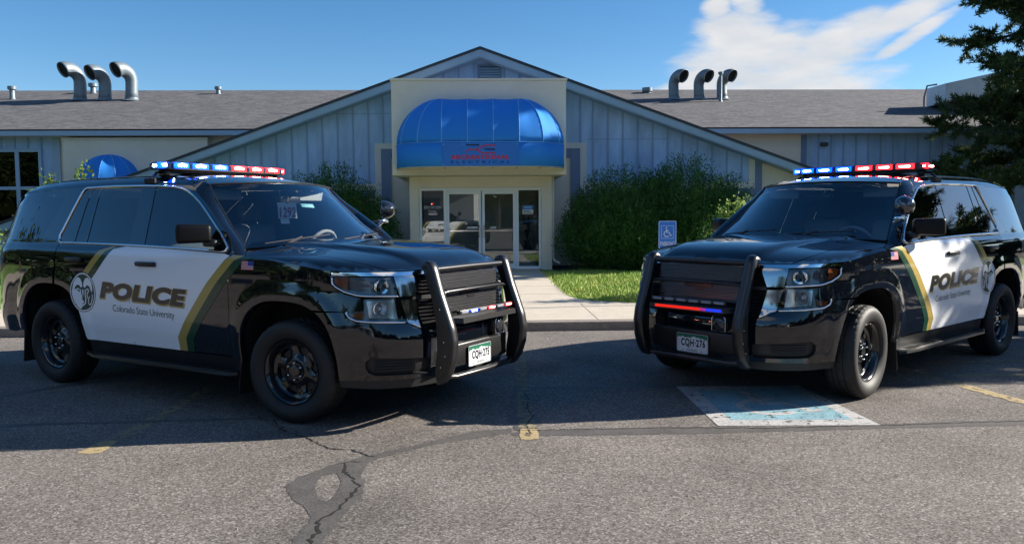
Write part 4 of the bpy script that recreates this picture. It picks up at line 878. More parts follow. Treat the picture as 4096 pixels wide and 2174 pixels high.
# ------------------------------------------------------------------ pavement, lawn
def conc_fn(m, t, b, tcn):
    speckle((.56, .495, .405), .10, 240)(m, t, b, tcn)
concrete = mat('concrete', (.55, .48, .40), rough=.9, fn=conc_fn)
kerb_m = mat('kerb_concrete', (.33, .29, .25), rough=.92, noise=(18, .35), bump=(120, .6, .004))
joint_m = mat('joint_dark', (.12, .10, .085), rough=1)
KV = 10.36
mb = MB(); mb.box(-80, 80, KV, KV+.15, -.05, .118); mb.add([(-80, KV+.151, .1185), (80, KV+.151, .1185)], []); o = mb.build('kerb', kerb_m, smooth=False, kind='structure'); o.rotation_euler.z = BA
b_ = o.modifiers.new('b', 'BEVEL'); b_.width = .018; b_.segments = 2
mb = MB(); mb.box(-80, 80, KV+.152, 12.45, -.05, .121); mb.add([(-1.42, 12.45, .121), (2.35, 12.45, .121), (2.05, 12.62, .121), (1.72, 12.85, .121), (1.53, 13.2, .121), (1.44, 13.7, .121), (1.42, 20.6, .121), (-1.42, 20.6, .121)], [(0, 1, 2, 3, 4, 5, 6, 7)]); mb.box(6.9, 80, 12.45, 15.5, -.05, .121)
o = mb.build('sidewalk', concrete, smooth=False, kind='structure'); o.rotation_euler.z = BA
mb = MB()
for u in np.arange(-30, 32, 1.5): mb.box(u, u+.010, KV+.153, 12.45, .1212, .1222)
for v in (12.43, 14.0, 15.5, 17.0, 18.5, 19.8): mb.box(-1.42, 1.42, v, v+.012, .1212, .1223)
for v in (12.05,): mb.box(-80, 80, v, v+.012, .1212, .1223)
o = mb.build('sidewalk_joint', joint_m, smooth=False, kind='structure'); o.rotation_euler.z = BA
soil = mat('bed_mulch', (.075, .058, .045), rough=1, noise=(25, .5), bump=(60, 1, .03))
lawn_m = mat('lawn_soil', (.12, .22, .04), rough=1, noise=(9, .4, (.17, .27, .05)))
for nm, mt, pl, z in (('lawn', lawn_m, [(1.45, 20.5), (1.45, 13.7), (1.55, 13.2), (1.75, 12.87), (2.07, 12.64), (2.37, 12.46), (6.9, 12.46), (6.9, 15.5), (80, 15.5), (80, 20.5)], .10), ('lawn', lawn_m, [(-1.43, 12.46), (-1.43, 19.2), (-80, 19.2), (-80, 12.46)], .10), ('planting_bed', soil, [(1.80, 19.3), (60, 19.3), (60, 26), (1.80, 26)], .112), ('planting_bed', soil, [(-1.82, 19.2), (-1.82, 22.2), (-60, 26), (-60, 19.2)], .112)):
    mb = MB(); mb.add([(x, y, z) for x, y in pl], [tuple(range(len(pl)))]); o = mb.build(nm, mt, smooth=False, kind='structure'); o.rotation_euler.z = BA
# grass blades: an uncountable cover
grass_m = mat('grass_blade', (.20, .38, .05), rough=.6, spec=.3, noise=(2.2, .4, (.46, .47, .13)))
n = 46000; U = RNG.uniform(1.3, 6.9, n); Vv = 12.42+RNG.uniform(0, 1, n)**1.25*7.2
edge_u = np.interp(Vv, [12.42, 12.6, 12.85, 13.2, 13.7, 20], [2.40, 2.10, 1.74, 1.52, 1.43, 1.42]); k = U > edge_u+RNG.normal(size=n)*.02-.02; U, Vv = U[k], Vv[k]; n = len(U)
hgt = RNG.uniform(.03, .085, n)*(1+.3*np.sin(U*3)*np.sin(Vv*2)); an = RNG.uniform(0, 2*PI, n); wd = RNG.uniform(.004, .008, n)*1.3; le = RNG.normal(size=(n, 2))*.028
b0 = np.stack([U-wd*np.cos(an), Vv-wd*np.sin(an), np.full(n, .10)], -1); b1 = np.stack([U+wd*np.cos(an), Vv+wd*np.sin(an), np.full(n, .10)], -1); tp = np.stack([U+le[:, 0], Vv+le[:, 1], .10+hgt], -1)
me = bpy.data.meshes.new('grass'); me.from_pydata(np.stack([b0, b1, tp], 1).reshape(-1, 3).tolist(), [], np.arange(3*n).reshape(-1, 3).tolist()); me.materials.append(grass_m); o = bpy.data.objects.new('grass', me); col.objects.link(o); o.rotation_euler.z = BA; tag(o, 'sunlit green lawn grass beside the concrete walk', 'grass', kind='stuff')

# ------------------------------------------------------------------ building
def panel_fn(base, amt, sc_=2.0, stretch=(1, 1, .25)):
    def fn(m, t, b, tcn):
        mpn = t.nodes.new('ShaderNodeMapping'); mpn.inputs['Scale'].default_value = stretch; t.links.new(tcn.outputs['Object'], mpn.inputs[0])
        n = t.nodes.new('ShaderNodeTexNoise'); n.inputs['Scale'].default_value = sc_; n.inputs['Detail'].default_value = 8; n.inputs['Roughness'].default_value = .7; t.links.new(mpn.outputs[0], n.inputs[0])
        r = t.nodes.new('ShaderNodeMapRange'); r.inputs[1].default_value = .3; r.inputs[2].default_value = .7; r.inputs[3].default_value = 1-amt; r.inputs[4].default_value = 1+amt*.5; t.links.new(n.outputs[0], r.inputs[0])
        mx_ = t.nodes.new('ShaderNodeMix'); mx_.data_type = 'RGBA'; mx_.blend_type = 'MULTIPLY'; mx_.inputs[0].default_value = 1; mx_.inputs[6].default_value = (*base, 1); t.links.new(r.outputs[0], mx_.inputs[7]); t.links.new(mx_.outputs[2], b.inputs['Base Color'])
        bp = t.nodes.new('ShaderNodeBump'); bp.inputs['Strength'].default_value = .25; bp.inputs['Distance'].default_value = .004; n2 = t.nodes.new('ShaderNodeTexNoise'); n2.inputs['Scale'].default_value = 60; t.links.new(tcn.outputs['Object'], n2.inputs[0]); t.links.new(n2.outputs[0], bp.inputs['Height']); t.links.new(bp.outputs[0], b.inputs['Normal'])
    return fn
siding = mat('blue_siding', (.25, .32, .37), rough=.65, fn=panel_fn((.39, .57, .83), .30))
batten_m = mat('siding_batten', (.22, .28, .33), rough=.65, fn=panel_fn((.27, .39, .56), .12))
stucco = mat('beige_stucco', (.50, .45, .37), rough=.9, fn=panel_fn((.80, .72, .60), .08, 1.2, (1, 1, 1)))
trim_light = mat('light_trim', (.50, .47, .41), rough=.7, fn=panel_fn((.70, .68, .62), .08))
trim_blue = mat('slate_trim', (.10, .14, .20), rough=.6, fn=panel_fn((.16, .23, .36), .1))
fascia_m = mat('grey_blue_fascia', (.24, .31, .34), rough=.5, fn=panel_fn((.33, .47, .62), .1))
def shingle_fn(m, t, b, tcn):
    mpn = t.nodes.new('ShaderNodeMapping'); t.links.new(tcn.outputs['Object'], mpn.inputs[0])
    br = t.nodes.new('ShaderNodeTexBrick'); br.inputs['Scale'].default_value = 1; br.inputs['Brick Width'].default_value = .33; br.inputs['Row Height'].default_value = .14; br.inputs['Mortar Size'].default_value = .006; br.offset = .5
    br.inputs['Color1'].default_value = (.080, .080, .088, 1); br.inputs['Color2'].default_value = (.135, .132, .138, 1); br.inputs['Mortar'].default_value = (.07, .065, .06, 1); t.links.new(mpn.outputs[0], br.inputs[0])
    n = t.nodes.new('ShaderNodeTexNoise'); n.inputs['Scale'].default_value = 8; n.inputs['Detail'].default_value = 8; t.links.new(tcn.outputs['Object'], n.inputs[0])
    r = t.nodes.new('ShaderNodeMapRange'); r.inputs[1].default_value = .3; r.inputs[2].default_value = .7; r.inputs[3].default_value = .75; r.inputs[4].default_value = 1.25; t.links.new(n.outputs[0], r.inputs[0])
    mx_ = t.nodes.new('ShaderNodeMix'); mx_.data_type = 'RGBA'; mx_.blend_type = 'MULTIPLY'; mx_.inputs[0].default_value = 1; t.links.new(br.outputs[0], mx_.inputs[6]); t.links.new(r.outputs[0], mx_.inputs[7]); t.links.new(mx_.outputs[2], b.inputs['Base Color'])
    bp = t.nodes.new('ShaderNodeBump'); bp.inputs['Strength'].default_value = .4; bp.inputs['Distance'].default_value = .01; t.links.new(br.outputs['Fac'], bp.inputs['Height']); bp.invert = True; t.links.new(bp.outputs[0], b.inputs['Normal'])
shingle = mat('roof_shingle', (.2, .18, .17), rough=.95, fn=shingle_fn)
alu = mat('white_aluminium', (.84, .87, .90), rough=.35)
bglass = glass('shop_glass', (.74, .78, .79), 2.0)
room_m = mat('room_wall', (.62, .58, .50), rough=.9, noise=(1.5, .3)); room_dark = mat('room_floor', (.05, .045, .04), rough=.6)

bld = empty('workshop_building', (0, 0, 0), BA); tag(bld, 'blue clapboard workshop with a wide central gable and shingled side wings', 'building')
GV = 22.0; slopeL = .359
gz = lambda u: 5.655-slopeL*abs(u)      # underside line of the verge
def wall_poly(name, m, pl, v, parent=bld, th=.12):
    mb = MB(); n = len(pl); mb.add([(u, v, z) for u, z in pl]+[(u, v+th, z) for u, z in pl], [tuple(range(n))[::-1], tuple(range(n, 2*n))]+[(i, (i+1) % n, n+(i+1) % n, n+i) for i in range(n)]); return mb.build(name, m, parent, smooth=False)
wall_poly('gable_wall', stucco, [(-12.6, 0), (12.6, 0), (12.6, gz(12.6)+.02), (0, gz(0)+.02), (-12.6, gz(12.6)+.02)], GV+.02)
bat = MB(); pan = MB()
Uo = 7.24
def siding_field(u0, u1, z0, ztopf, v, pitch=.405, first=0.0, frame=None):
    pl = [(u0, z0), (u1, z0)]; pl += [(u1, ztopf(u1))]+([(0, ztopf(0))] if u0 < 0 < u1 else [])+[(u0, ztopf(u0))]
    n = len(pl); pan.add([(u, v, z) for u, z in pl], [tuple(range(n))])
    u = u0+pitch*.5+first
    while u < u1-.03: bat.box(u-.022, u+.022, v-.022, v-.0005, z0, ztopf(u)-.005); u += pitch
siding_field(-Uo, -2.80, 2.33, lambda u: gz(u)-.02, GV-.004); siding_field(2.80, Uo, 2.33, lambda u: gz(u)-.02, GV-.004)
siding_field(-2.80, 2.80, 3.40, lambda u: gz(u)-.02, GV-.004)
pan.build('siding_panel', siding, bld, smooth=False, split=True); bat.build('siding_batten', batten_m, bld, smooth=False)
lt = MB(); bt_ = MB()
for sgn in (1, -1):
    bx = lambda a, b, c, d, z0, z1, mb: mb.box(min(sgn*a, sgn*b), max(sgn*a, sgn*b), c, d, z0, z1)
    bx(Uo, Uo+.17, GV-.03, GV, 2.16, gz(Uo+.17)-.02, lt); bx(2.83, Uo, GV-.03, GV, 2.16, 2.328, lt)
    bx(Uo+.173, Uo+.37, GV-.026, GV, 1.96, gz(Uo+.37)-.02, bt_); bx(2.6, Uo+.17, GV-.026, GV, 1.96, 2.157, bt_)
    bx(2.66, 2.828, GV-.034, GV, .3, 3.25, lt); bx(1.9, 2.828, GV-.034, GV, 3.253, 3.40, lt)
    bx(2.40, 2.655, GV-.030, GV, .3, 3.25-.0, bt_); bx(1.9, 2.398, GV-.030, GV, 3.0, 3.25, bt_)
lt.build('light_trim', trim_light, bld, smooth=False, split=True); bt_.build('slate_trim', trim_blue, bld, smooth=False, split=True)
sj = MB(); sj.box(2.85, 5.0, GV-.007, GV-.0045, 3.487, 3.494); sj.box(-5.6, -2.3, GV-.007, GV-.0045, 4.18, 4.187)
sj.build('siding_joint', mat('siding_joint_dark', (.10, .13, .18), rough=.8), bld, smooth=False, split=True)
# louvred vent in the gable
lv_ = MB(); lv_.box(-.07, .56, GV-.06, GV-.03, 4.86, 4.92); lv_.box(-.07, .56, GV-.06, GV-.03, 5.40, 5.45); lv_.box(-.07, -.01, GV-.06, GV-.03, 4.92, 5.40); lv_.box(.50, .56, GV-.06, GV-.03, 4.92, 5.40)
vn = lv_.build('gable_vent', trim_blue, bld, smooth=False); s_ = MB()
s_.box(-.01, .50, GV-.034, GV-.031, 4.92, 5.40); s_.build('vent_opening', dark_void, vn, smooth=False); s_ = MB()
for i in range(7): z = 4.935+i*.066; s_.add([(-.01, GV-.075, z), (.50, GV-.075, z), (.50, GV-.036, z+.05), (-.01, GV-.036, z+.05), (-.01, GV-.070, z-.008), (.50, GV-.070, z-.008)], [(0, 1, 2, 3), (4, 5, 1, 0)])
s_.build('vent_louvre', fascia_m, vn, smooth=False)
# gable roof: verge boards and shingled planes running back to the main ridge
rg = MB(); vb = MB(); eb = MB()
for sgn in (1, -1):
    uE = 12.9; th = .05
    a = (0, 5.835); c = (sgn*uE, 5.835-slopeL*uE)
    rg.add([(a[0], GV-.50, a[1]), (c[0], GV-.50, c[1]), (c[0], 38, c[1]), (a[0], 38, a[1]), (a[0], GV-.50, a[1]-th), (c[0], GV-.50, c[1]-th), (c[0], 38, c[1]-th), (a[0], 38, a[1]-th)], [(0, 1, 2, 3), (4, 7, 6, 5), (0, 4, 5, 1), (1, 5, 6, 2)])
    for (mbx, dv, z0, z1) in ((vb, -.475, -.055, -.235), (eb, -.455, -.236, -.262)):
        mbx.add([(0, GV+dv, a[1]+z0), (c[0], GV+dv, c[1]+z0), (c[0], GV+dv, c[1]+z1), (0, GV+dv, a[1]+z1), (0, GV, a[1]+z0), (c[0], GV, c[1]+z0), (c[0], GV, c[1]+z1), (0, GV, a[1]+z1)], [(0, 1, 2, 3), (3, 2, 6, 7), (0, 4, 5, 1)])
rg.build('gable_roof', shingle, bld, smooth=False, split=True); vb.build('verge_board', fascia_m, bld, smooth=False, split=True); eb.build('verge_soffit', fascia_m, bld, smooth=False, split=True); re_ = MB()
for sgn in (1, -1): re_.add([(0, GV-.506, 5.845), (sgn*12.9, GV-.506, 5.845-slopeL*12.9), (sgn*12.9, GV-.506, 5.775-slopeL*12.9), (0, GV-.506, 5.775), (0, GV-.476, 5.845), (sgn*12.9, GV-.476, 5.845-slopeL*12.9), (sgn*12.9, GV-.476, 5.775-slopeL*12.9), (0, GV-.476, 5.775)], [(0, 1, 2, 3), (0, 4, 5, 1), (3, 2, 6, 7)])
re_.build('roof_edge', mat('roof_edge_dark', (.045, .05, .065), rough=.8), bld, smooth=False, split=True)
# wings
WV = 26.0; EZ = 4.16; RV = 33.3; RZ = 6.50
wl = MB(); wl.box(-60, -7, WV, WV+.15, 0, 4.0); wl.box(7, 40, WV, WV+.15, 0, 4.0); wl.build('wing_wall', stucco, bld, smooth=False, split=True)
ws2 = MB(); wb = MB()
def wsid(u0, u1, z0, z1):
    ws2.add([(u0, WV-.004, z0), (u1, WV-.004, z0), (u1, WV-.004, z1), (u0, WV-.004, z1)], [(0, 1, 2, 3)])
    u = u0+.2
    while u < u1-.02: wb.box(u-.022, u+.022, WV-.026, WV-.0045, z0, z1); u += .405
wsid(-30, -13.25, .3, 3.98); wb.build('wing_batten', batten_m, bld, smooth=False); wb = MB(); wsid(10.62, 30, .3, 3.98); ws2.build('wing_siding', siding, bld, smooth=False, split=True); wb.build('wing_batten', batten_m, bld, smooth=False)
tb_ = MB(); tb_.box(10.25, 10.43, WV-.03, WV, .3, 3.98); tb_.build('slate_trim', trim_blue, bld, smooth=False)
tb_ = MB(); tb_.box(10.432, 10.60, WV-.034, WV, .3, 3.98); tb_.box(-13.24, -13.03, WV-.05, WV, .3, 3.98); tb_.build('light_trim', fascia_m, bld, smooth=False, split=True)
tb_ = MB(); tb_.rbox(10.86, 11.08, WV-.16, WV-.03, 3.60, 3.72, .02); tb_.tube([(10.97, WV-.02, 3.66), (10.97, WV-.12, 3.66)], .03, 8); tb_.build('wall_lamp', mat('lamp_bronze', (.05, .045, .04), rough=.5), bld)
mr2 = MB()
for a, b in ((-60, 40),):
    mr2.add([(a, WV-.55, EZ), (b, WV-.55, EZ), (b, RV, RZ), (a, RV, RZ), (a, RV*2-WV+.55, EZ), (b, RV*2-WV+.55, EZ)], [(0, 1, 2, 3), (3, 2, 5, 4)])
    mr2.add([(a, WV-.55, EZ-.05), (b, WV-.55, EZ-.05), (b, RV, RZ-.05), (a, RV, RZ-.05)], [(0, 3, 2, 1)])
mr = mr2.build('main_roof', shingle, bld, smooth=False)
fb2 = MB()
fb2.box(-60, -4, WV-.56, WV-.53, EZ-.19, EZ-.045); fb2.box(4, 40, WV-.56, WV-.53, EZ-.19, EZ-.045); fb2.build('eaves_fascia', fascia_m, bld, smooth=False, split=True)
fb2 = MB(); fb2.box(-60, -4, WV-.529, WV, EZ-.19, EZ-.17); fb2.box(4, 40, WV-.529, WV, EZ-.19, EZ-.17); fb2.build('eaves_soffit', trim_light, bld, smooth=False, split=True)
# wing window on the left
wn = empty('window', (0, 0, 0)); wn.parent = bld; mb = MB()
for (a, b, z0, z1) in ((-16.2, -13.60, 3.52, 3.62), (-16.2, -13.60, 1.0, 1.1), (-13.69, -13.60, 1.1, 3.52), (-14.40, -14.28, 1.1, 3.52), (-15.1, -14.98, 1.1, 3.52), (-16.2, -13.69, 2.36, 2.46)): mb.box(a, b, WV-.07-.001*(b-a), WV-.005, z0, z1)
mb.build('window_frame', fascia_m, wn, smooth=False); mb = MB(); mb.box(-16.2, -13.65, WV-.035, WV-.03, 1.05, 3.55); mb.build('pane', glass('dark_pane', (.03, .035, .035), 1.5), wn, smooth=False)
mb = MB(); mb.box(-16.2, -13.65, WV-.02, WV-.012, 1.05, 3.55); mb.build('blind', room_dark, wn, smooth=False)
# projecting stucco sign wall of the left entrance
mb = MB(); mb.box(-12.80, -8.42, WV-.35, WV, .1, 3.91); mb.box(-12.83, -8.39, WV-.38, WV-.35, 3.86, 3.92); mb.build('side_portal', stucco, bld, smooth=False)
# ---- entrance portal
prt = MB(); prt.box(-2.11, 2.035, 19.6, 21.98, 2.44, 4.66); prt.box(-2.14, 2.065, 19.57, 21.99, 4.661, 4.71)
p_o = prt.build('portal_panel', stucco, bld, smooth=False)
mb = MB(); mb.box(-1.79, -1.565, 20.5, 21.98, .1, 2.438); mb.box(1.50, 1.765, 20.5, 21.98, .1, 2.438); mb.box(-1.564, 1.499, 20.5, 20.75, 2.17, 2.438); mb.build('portal_wall', stucco, bld, smooth=False, split=True)
# storefront
sf = empty('storefront', (0, 0, 0)); sf.parent = bld; fr = MB(); FV = 20.56; FD = 20.64
for (a, b, z0, z1) in ((-1.56, -1.50, .12, 2.165), (1.44, 1.495, .12, 2.165), (-.95, -.88, .12, 2.165), (.86, .93, .12, 2.165), (-1.499, -.951, 2.10, 2.165), (-.879, .859, 2.10, 2.165), (.931, 1.439, 2.10, 2.165), (-1.499, -.951, .12, .19), (.931, 1.439, .12, .19)): fr.box(a, b, FV, FD, z0, z1)
fr.build('storefront_frame', alu, sf, smooth=False)
mb = MB(); mb.box(-1.50, -.95, FV+.035, FV+.041, .19, 2.10); mb.box(.93, 1.44, FV+.035, FV+.041, .19, 2.10); mb.build('side_glass', bglass, sf, smooth=False, split=True)
for sgn in (-1, 1):
    dr = empty('glass_door', (0, 0, 0)); dr.parent = bld; mb = MB()
    a, b = (-.875, -.012) if sgn < 0 else (.012, .855)
    mb.box(a, a+.065, FV+.01, FV+.055, .13, 2.095); mb.box(b-.065, b, FV+.01, FV+.055, .13, 2.095); mb.box(a+.066, b-.066, FV+.01, FV+.055, 2.01, 2.095); mb.box(a+.066, b-.066, FV+.01, FV+.055, .13, .26); mb.build('door_frame', alu, dr, smooth=False)
    mb = MB(); mb.box(a+.065, b-.065, FV+.03, FV+.036, .26, 2.01); mb.build('door_glass', bglass, dr, smooth=False)
    mb = MB(); x = b-.05 if sgn < 0 else a+.05; mb.tube([(x, FV+.0, 1.22), (x, FV-.045, 1.20), (x, FV-.045, .95), (x, FV, .93)], .013, 8); mb.box(a+.07, b-.07, FV+.005, FV+.028, 1.075, 1.105); mb.build('door_pull', steel, dr)
    mb = MB(); mb.box(a+.2 if sgn > 0 else b-.36, a+.02+.33 if sgn > 0 else b-.09, FV-.001, FV+.004, 1.145, 1.195); mb.build('push_sign', plate_white, dr, smooth=False)
    V, F = text_fit('Pull', .09, .028, bold=.01); mb = MB(); mb.add([(x_+(a+.22 if sgn > 0 else b-.33), FV-.003, z_+1.155) for x_, z_ in V], F); mb.build('push_lettering', letter_black, dr, smooth=False)
# entrance room behind the glass
mb = MB(); mb.add([(-1.55, 23.5, .125), (1.48, 23.5, .125), (1.48, 23.5, 2.43), (-1.55, 23.5, 2.43), (-1.55, 20.8, .125), (1.48, 20.8, .125), (1.48, 20.8, 2.43), (-1.55, 20.8, 2.43)], [(0, 1, 2, 3), (0, 3, 7, 4), (1, 5, 6, 2), (3, 2, 6, 7)]); mb.build('entrance_room', room_m, bld, smooth=False)
mb = MB(); mb.box(-1.55, 1.48, 20.66, 23.5, .115, .125); mb.build('entrance_floor', room_dark, bld, smooth=False)
mb = MB()
for z in np.arange(.9, 2.0, .17): mb.box(-.1, .62, 23.0, 23.3, z, z+.05)
mb.build('shelf_rack', mat('rack_cream', (.78, .72, .60), rough=.7), bld, smooth=False)
mb = MB(); mb.box(-.75, .65, 22.95, 23.0, 1.80, 1.86); mb.build('shelf_banner', mat('banner_red', (.5, .03, .03), rough=.5), bld, smooth=False)
# glass lettering and notices
mb = MB()
for txt, w, h, u, z in (('205 S.W. 12th', .42, .065, -1.44, 1.66), ('Street', .2, .05, -1.33, 1.57)): V, F = text_fit(txt, w, h, bold=.004); mb.add([(x+u, FV+.03, y+z) for x, y in V], F)
mb.build('address_lettering', plate_white, sf, smooth=False)
mb = MB(); mb.box(-1.33, -1.12, FV+.028, FV+.032, 1.49, 1.545); mb.build('small_notice', mat('notice_pink', (.75, .6, .6), rough=.5), sf, smooth=False)
V, F = text_fit('No Soliciting', .17, .028, bold=.01); mb = MB(); mb.add([(x-1.31, FV+.026, y+1.502) for x, y in V], F); mb.build('small_notice_lettering', flag_red, sf, smooth=False)
no = empty('window_notice', (0, 0, 0)); no.parent = sf
mb = MB(); mb.box(1.03, 1.30, FV+.028, FV+.032, 1.50, 1.61); mb.build('notice_board', plate_white, no, smooth=False); mb = MB(); mb.box(1.03, 1.30, FV+.026, FV+.032, 1.612, 1.72); mb.build('notice_heading', mat('notice_blue', (.04, .22, .55), rough=.5), no, smooth=False)
V, F = text_fit('NOTICE', .17, .045, bold=.02); mb = MB(); mb.add([(x+1.08, FV+.024, y+1.645) for x, y in V], F); mb.build('notice_title', plate_white, no, smooth=False)
mb = MB()
for i in range(3): mb.box(1.06, 1.27-.03*i, FV+.025, FV+.0275, 1.52+i*.028, 1.53+i*.028)
mb.build('notice_text', letter_black, no, smooth=False)
o = empty('sandwich_board', bw(1.19, 20.95)+(.126,), BA); tag(o, 'pale sandwich board standing inside the glass right of the doors', 'sign board')
mb = MB(); mb.prism([(-.20, 0), (.20, 0), (.165, .46), (-.165, .46)], -.015, .015, Matrix.Rotation(PI/2, 4, 'X')); mb.build('board', mat('board_grey', (.55, .6, .62), rough=.6), o, smooth=False)
mb = MB()
for t_, z in (('PLEASE WATCH', .30), ('YOUR STEP', .24)): V, F = text_fit(t_, .24, .035, bold=.02); mb.add([(x-.12, -.018, y+z) for x, y in V], F)
mb.build('board_lettering', letter_black, o, smooth=False)
o = empty('vase', bw(1.2, 21.6)+(.126,), BA); tag(o, 'tall dark vase of dried stems inside the right side window', 'vase')
mb = MB(); mb.lathe([(.0, 0), (.10, 0), (.14, .2), (.10, .5), (.06, .62), (.08, .68)], 16); mb.build('vase_body', mat('vase_grey', (.06, .065, .06), rough=.4), o)
mb = MB()
for i in range(26): a = i*2.4; mb.tube([(0, 0, .6), (.06*math.cos(a), .06*math.sin(a), 1.0), (.17*math.cos(a)*RNG.uniform(.4, 1), .17*math.sin(a), 1.15+RNG.uniform(0, .25))], .004, 4)
mb.build('dried_stem', mat('dried_stem', (.09, .07, .05), rough=.9), o)
# downpipe on the portal's right side
o = MB(); o.tube([(1.80, 20.55, 2.43), (1.80, 20.55, .42), (1.82, 20.54, .34), (1.97, 20.50, .25)], .032, 8); o.build('downpipe', trim_light, bld)

# ---- awnings
awn_m = mat('blue_awning', (.028, .23, .70), rough=.72, spec=.2)
awn_b = mat('awning_rib', (.14, .40, .80), rough=.5)
def awning(name, u0, v0, z_low, z_mid, hw, straight, depth, rise, label, logo, nc=3, ns=3):
    root = empty(name, bw(u0, v0)+(0,), BA); tag(root, label, 'awning')
    # plan stations with ribs
    st = []       # (x, y outward factors) as centre x, radial dir angle
    rib = [i/4 for i in range(5)]
    def plan(a):
        "a in 0..n: returns centre cx, direction (dx, dy), radius"
    A = []
    sag = .034 if logo else .03
    for i in range(nc):
        for j in range(6): A.append(('c', -1, (i+j/6)/nc, j/6))
    for i in range(ns):
        for j in range(6): A.append(('s', 0, (i+j/6)/ns, j/6))
    for i in range(nc):
        for j in range(7 if i == nc-1 else 6): A.append(('c', 1, (i+j/6)/nc, j/6))
    nb = 12; v = []; R_ = hw-straight; nA = len(A)
    def pt(k, t, sagk, b, low=False):
        s_g = sag*math.sin(PI*sagk)*(math.cos(b*PI/2)*.3+math.sin(b*PI)*.9+.25)
        cb, sb = math.cos(b*PI/2), math.sin(b*PI/2)
        if k[0] == 's': x = -straight+2*straight*t; dx, dy = 0, 1; cx = x; rad = depth
        elif k[1] < 0: ph = PI/2*t; dx, dy = -math.cos(ph)*R_/depth, math.sin(ph); cx = -straight; rad = depth
        else: ph = PI/2*t; dx, dy = math.sin(ph)*R_/depth, math.cos(ph); cx = straight; rad = depth
        return (cx+dx*(rad-s_g)*cb, -dy*(rad-s_g)*cb, z_mid+(rise-s_g)*sb)
    for k in A:
        for ib in range(nb+1): v.append(pt(k, k[2], k[3], ib/nb))
    m = nb+1; f = [(i*m+j, (i+1)*m+j, (i+1)*m+j+1, i*m+j+1) for i in range(nA-1) for j in range(nb)]
    mb = MB(); mb.add(v, f)
    me_ = mb.build('awning_canopy', awn_m, root, sharp=12)
    so = me_.modifiers.new('s', 'SOLIDIFY'); so.thickness = .006; so.offset = -1
    mb = MB(); v = []
    for k in A:
        p = pt(k, k[2], k[3]*0, 0); v += [(p[0], p[1]-.001, z_mid+.0), (p[0]*.996, p[1]*.985, (z_mid+z_low)/2), (p[0], p[1]-.004, z_low)]
    mb.add(v, [(i*3+j, (i+1)*3+j, (i+1)*3+j+1, i*3+j+1) for i in range(nA-1) for j in range(2)]); vo = mb.build('awning_valance', awn_m, root, sharp=180)
    so = vo.modifiers.new('s', 'SOLIDIFY'); so.thickness = .005; so.offset = 0
    mb = MB(); ribs = [i for i, k in enumerate(A) if k[3] == 0 or i == nA-1]
    for i in ribs: mb.tube([pt(A[i], A[i][2], 0, b/10) for b in range(0, 10)], .010, 5)
    mb.tube([(pt(k, k[2], 0, 0)[0], pt(k, k[2], 0, 0)[1]-.004, z_mid) for k in A], .007, 5); mb.build('awning_seam', awn_b, root)
    mb = MB(); mb.tube([(pt(k, k[2], 0, 0)[0], pt(k, k[2], 0, 0)[1]-.002, z_low) for k in A], .014, 6)
    for i in ribs[1:-1]: q = pt(A[i], A[i][2], 0, 0); mb.tube([(q[0], q[1], z_low+.01), (q[0]*.97, 0, z_low+.02)], .014, 6)
    fr_o = mb.build('awning_frame', mat('awning_frame_cream', (.48, .42, .28), rough=.6), root)
    if logo:
        y = -depth-.0035-.004
        def put(V, F, nm, m_, dy=0): mb = MB(); mb.add([(x, y-.003-dy+abs(x)*0, z) for x, z in V], F); return mb.build(nm, m_, root, smooth=False)
        mb = MB(); mb.add([(-.865, y, z_low+.03), (.865, y, z_low+.03), (.865, y, z_mid-.03), (-.865, y, z_mid-.03)], [(0, 1, 2, 3)]); mb.build('sign_panel', mat('sign_blue', (.02, .17, .58), rough=.6), root, smooth=False)
        red = mat('logo_red', (.50, .03, .07), rough=.5); dk = mat('logo_navy', (.01, .012, .05), rough=.5)
        V, F = text_fit('RECREATIONAL', 1.32, .095, bold=.045, spacing=1.02); put(V+[-.66, z_low+.165], F, 'sign_lettering', red)
        V, F = text_fit('ELECTRICAL', 1.34, .058, bold=.006, spacing=1.6); put(V+[-.67, z_low+.075], F, 'sign_lettering', dk)
        z0 = z_low+.30
        for pts_, m_ in (([(-.31, .01), (-.31, .055), (-.28, .085), (-.06, .085), (.06, .165), (.10, .175), (.34, .175)], red), ([(-.10, .085), (.0, .02), (.05, .005), (.34, .005)], red), ([(-.33, .185), (-.03, .185)], dk), ([(.09, .088), (.33, .088)], dk)):
            V, F = stroke(pts_, .030); put(V+[0, z0], F, 'sign_emblem', m_, .001)
        mb = MB()
        for x in (-.84, -.42, 0, .42, .84):
            for z in (z_low+.05, z_mid-.05): mb.box(x-.008, x+.008, y-.006, y-.001, z-.008, z+.008)
        mb.build('sign_fixing', steel, root, smooth=False)
    return root
awning('awning', -.01, 19.60, 2.578, 3.134, 1.99, .88, 1.0, 1.09, 'large domed blue fabric awning with red sign over the glass doors', True)
awning('awning', -11.40, WV-.36, 2.3, 2.55, .92, .02, .8, .85, 'small domed blue awning at the left side entrance, mostly behind the left SUV', False, 3, 0)

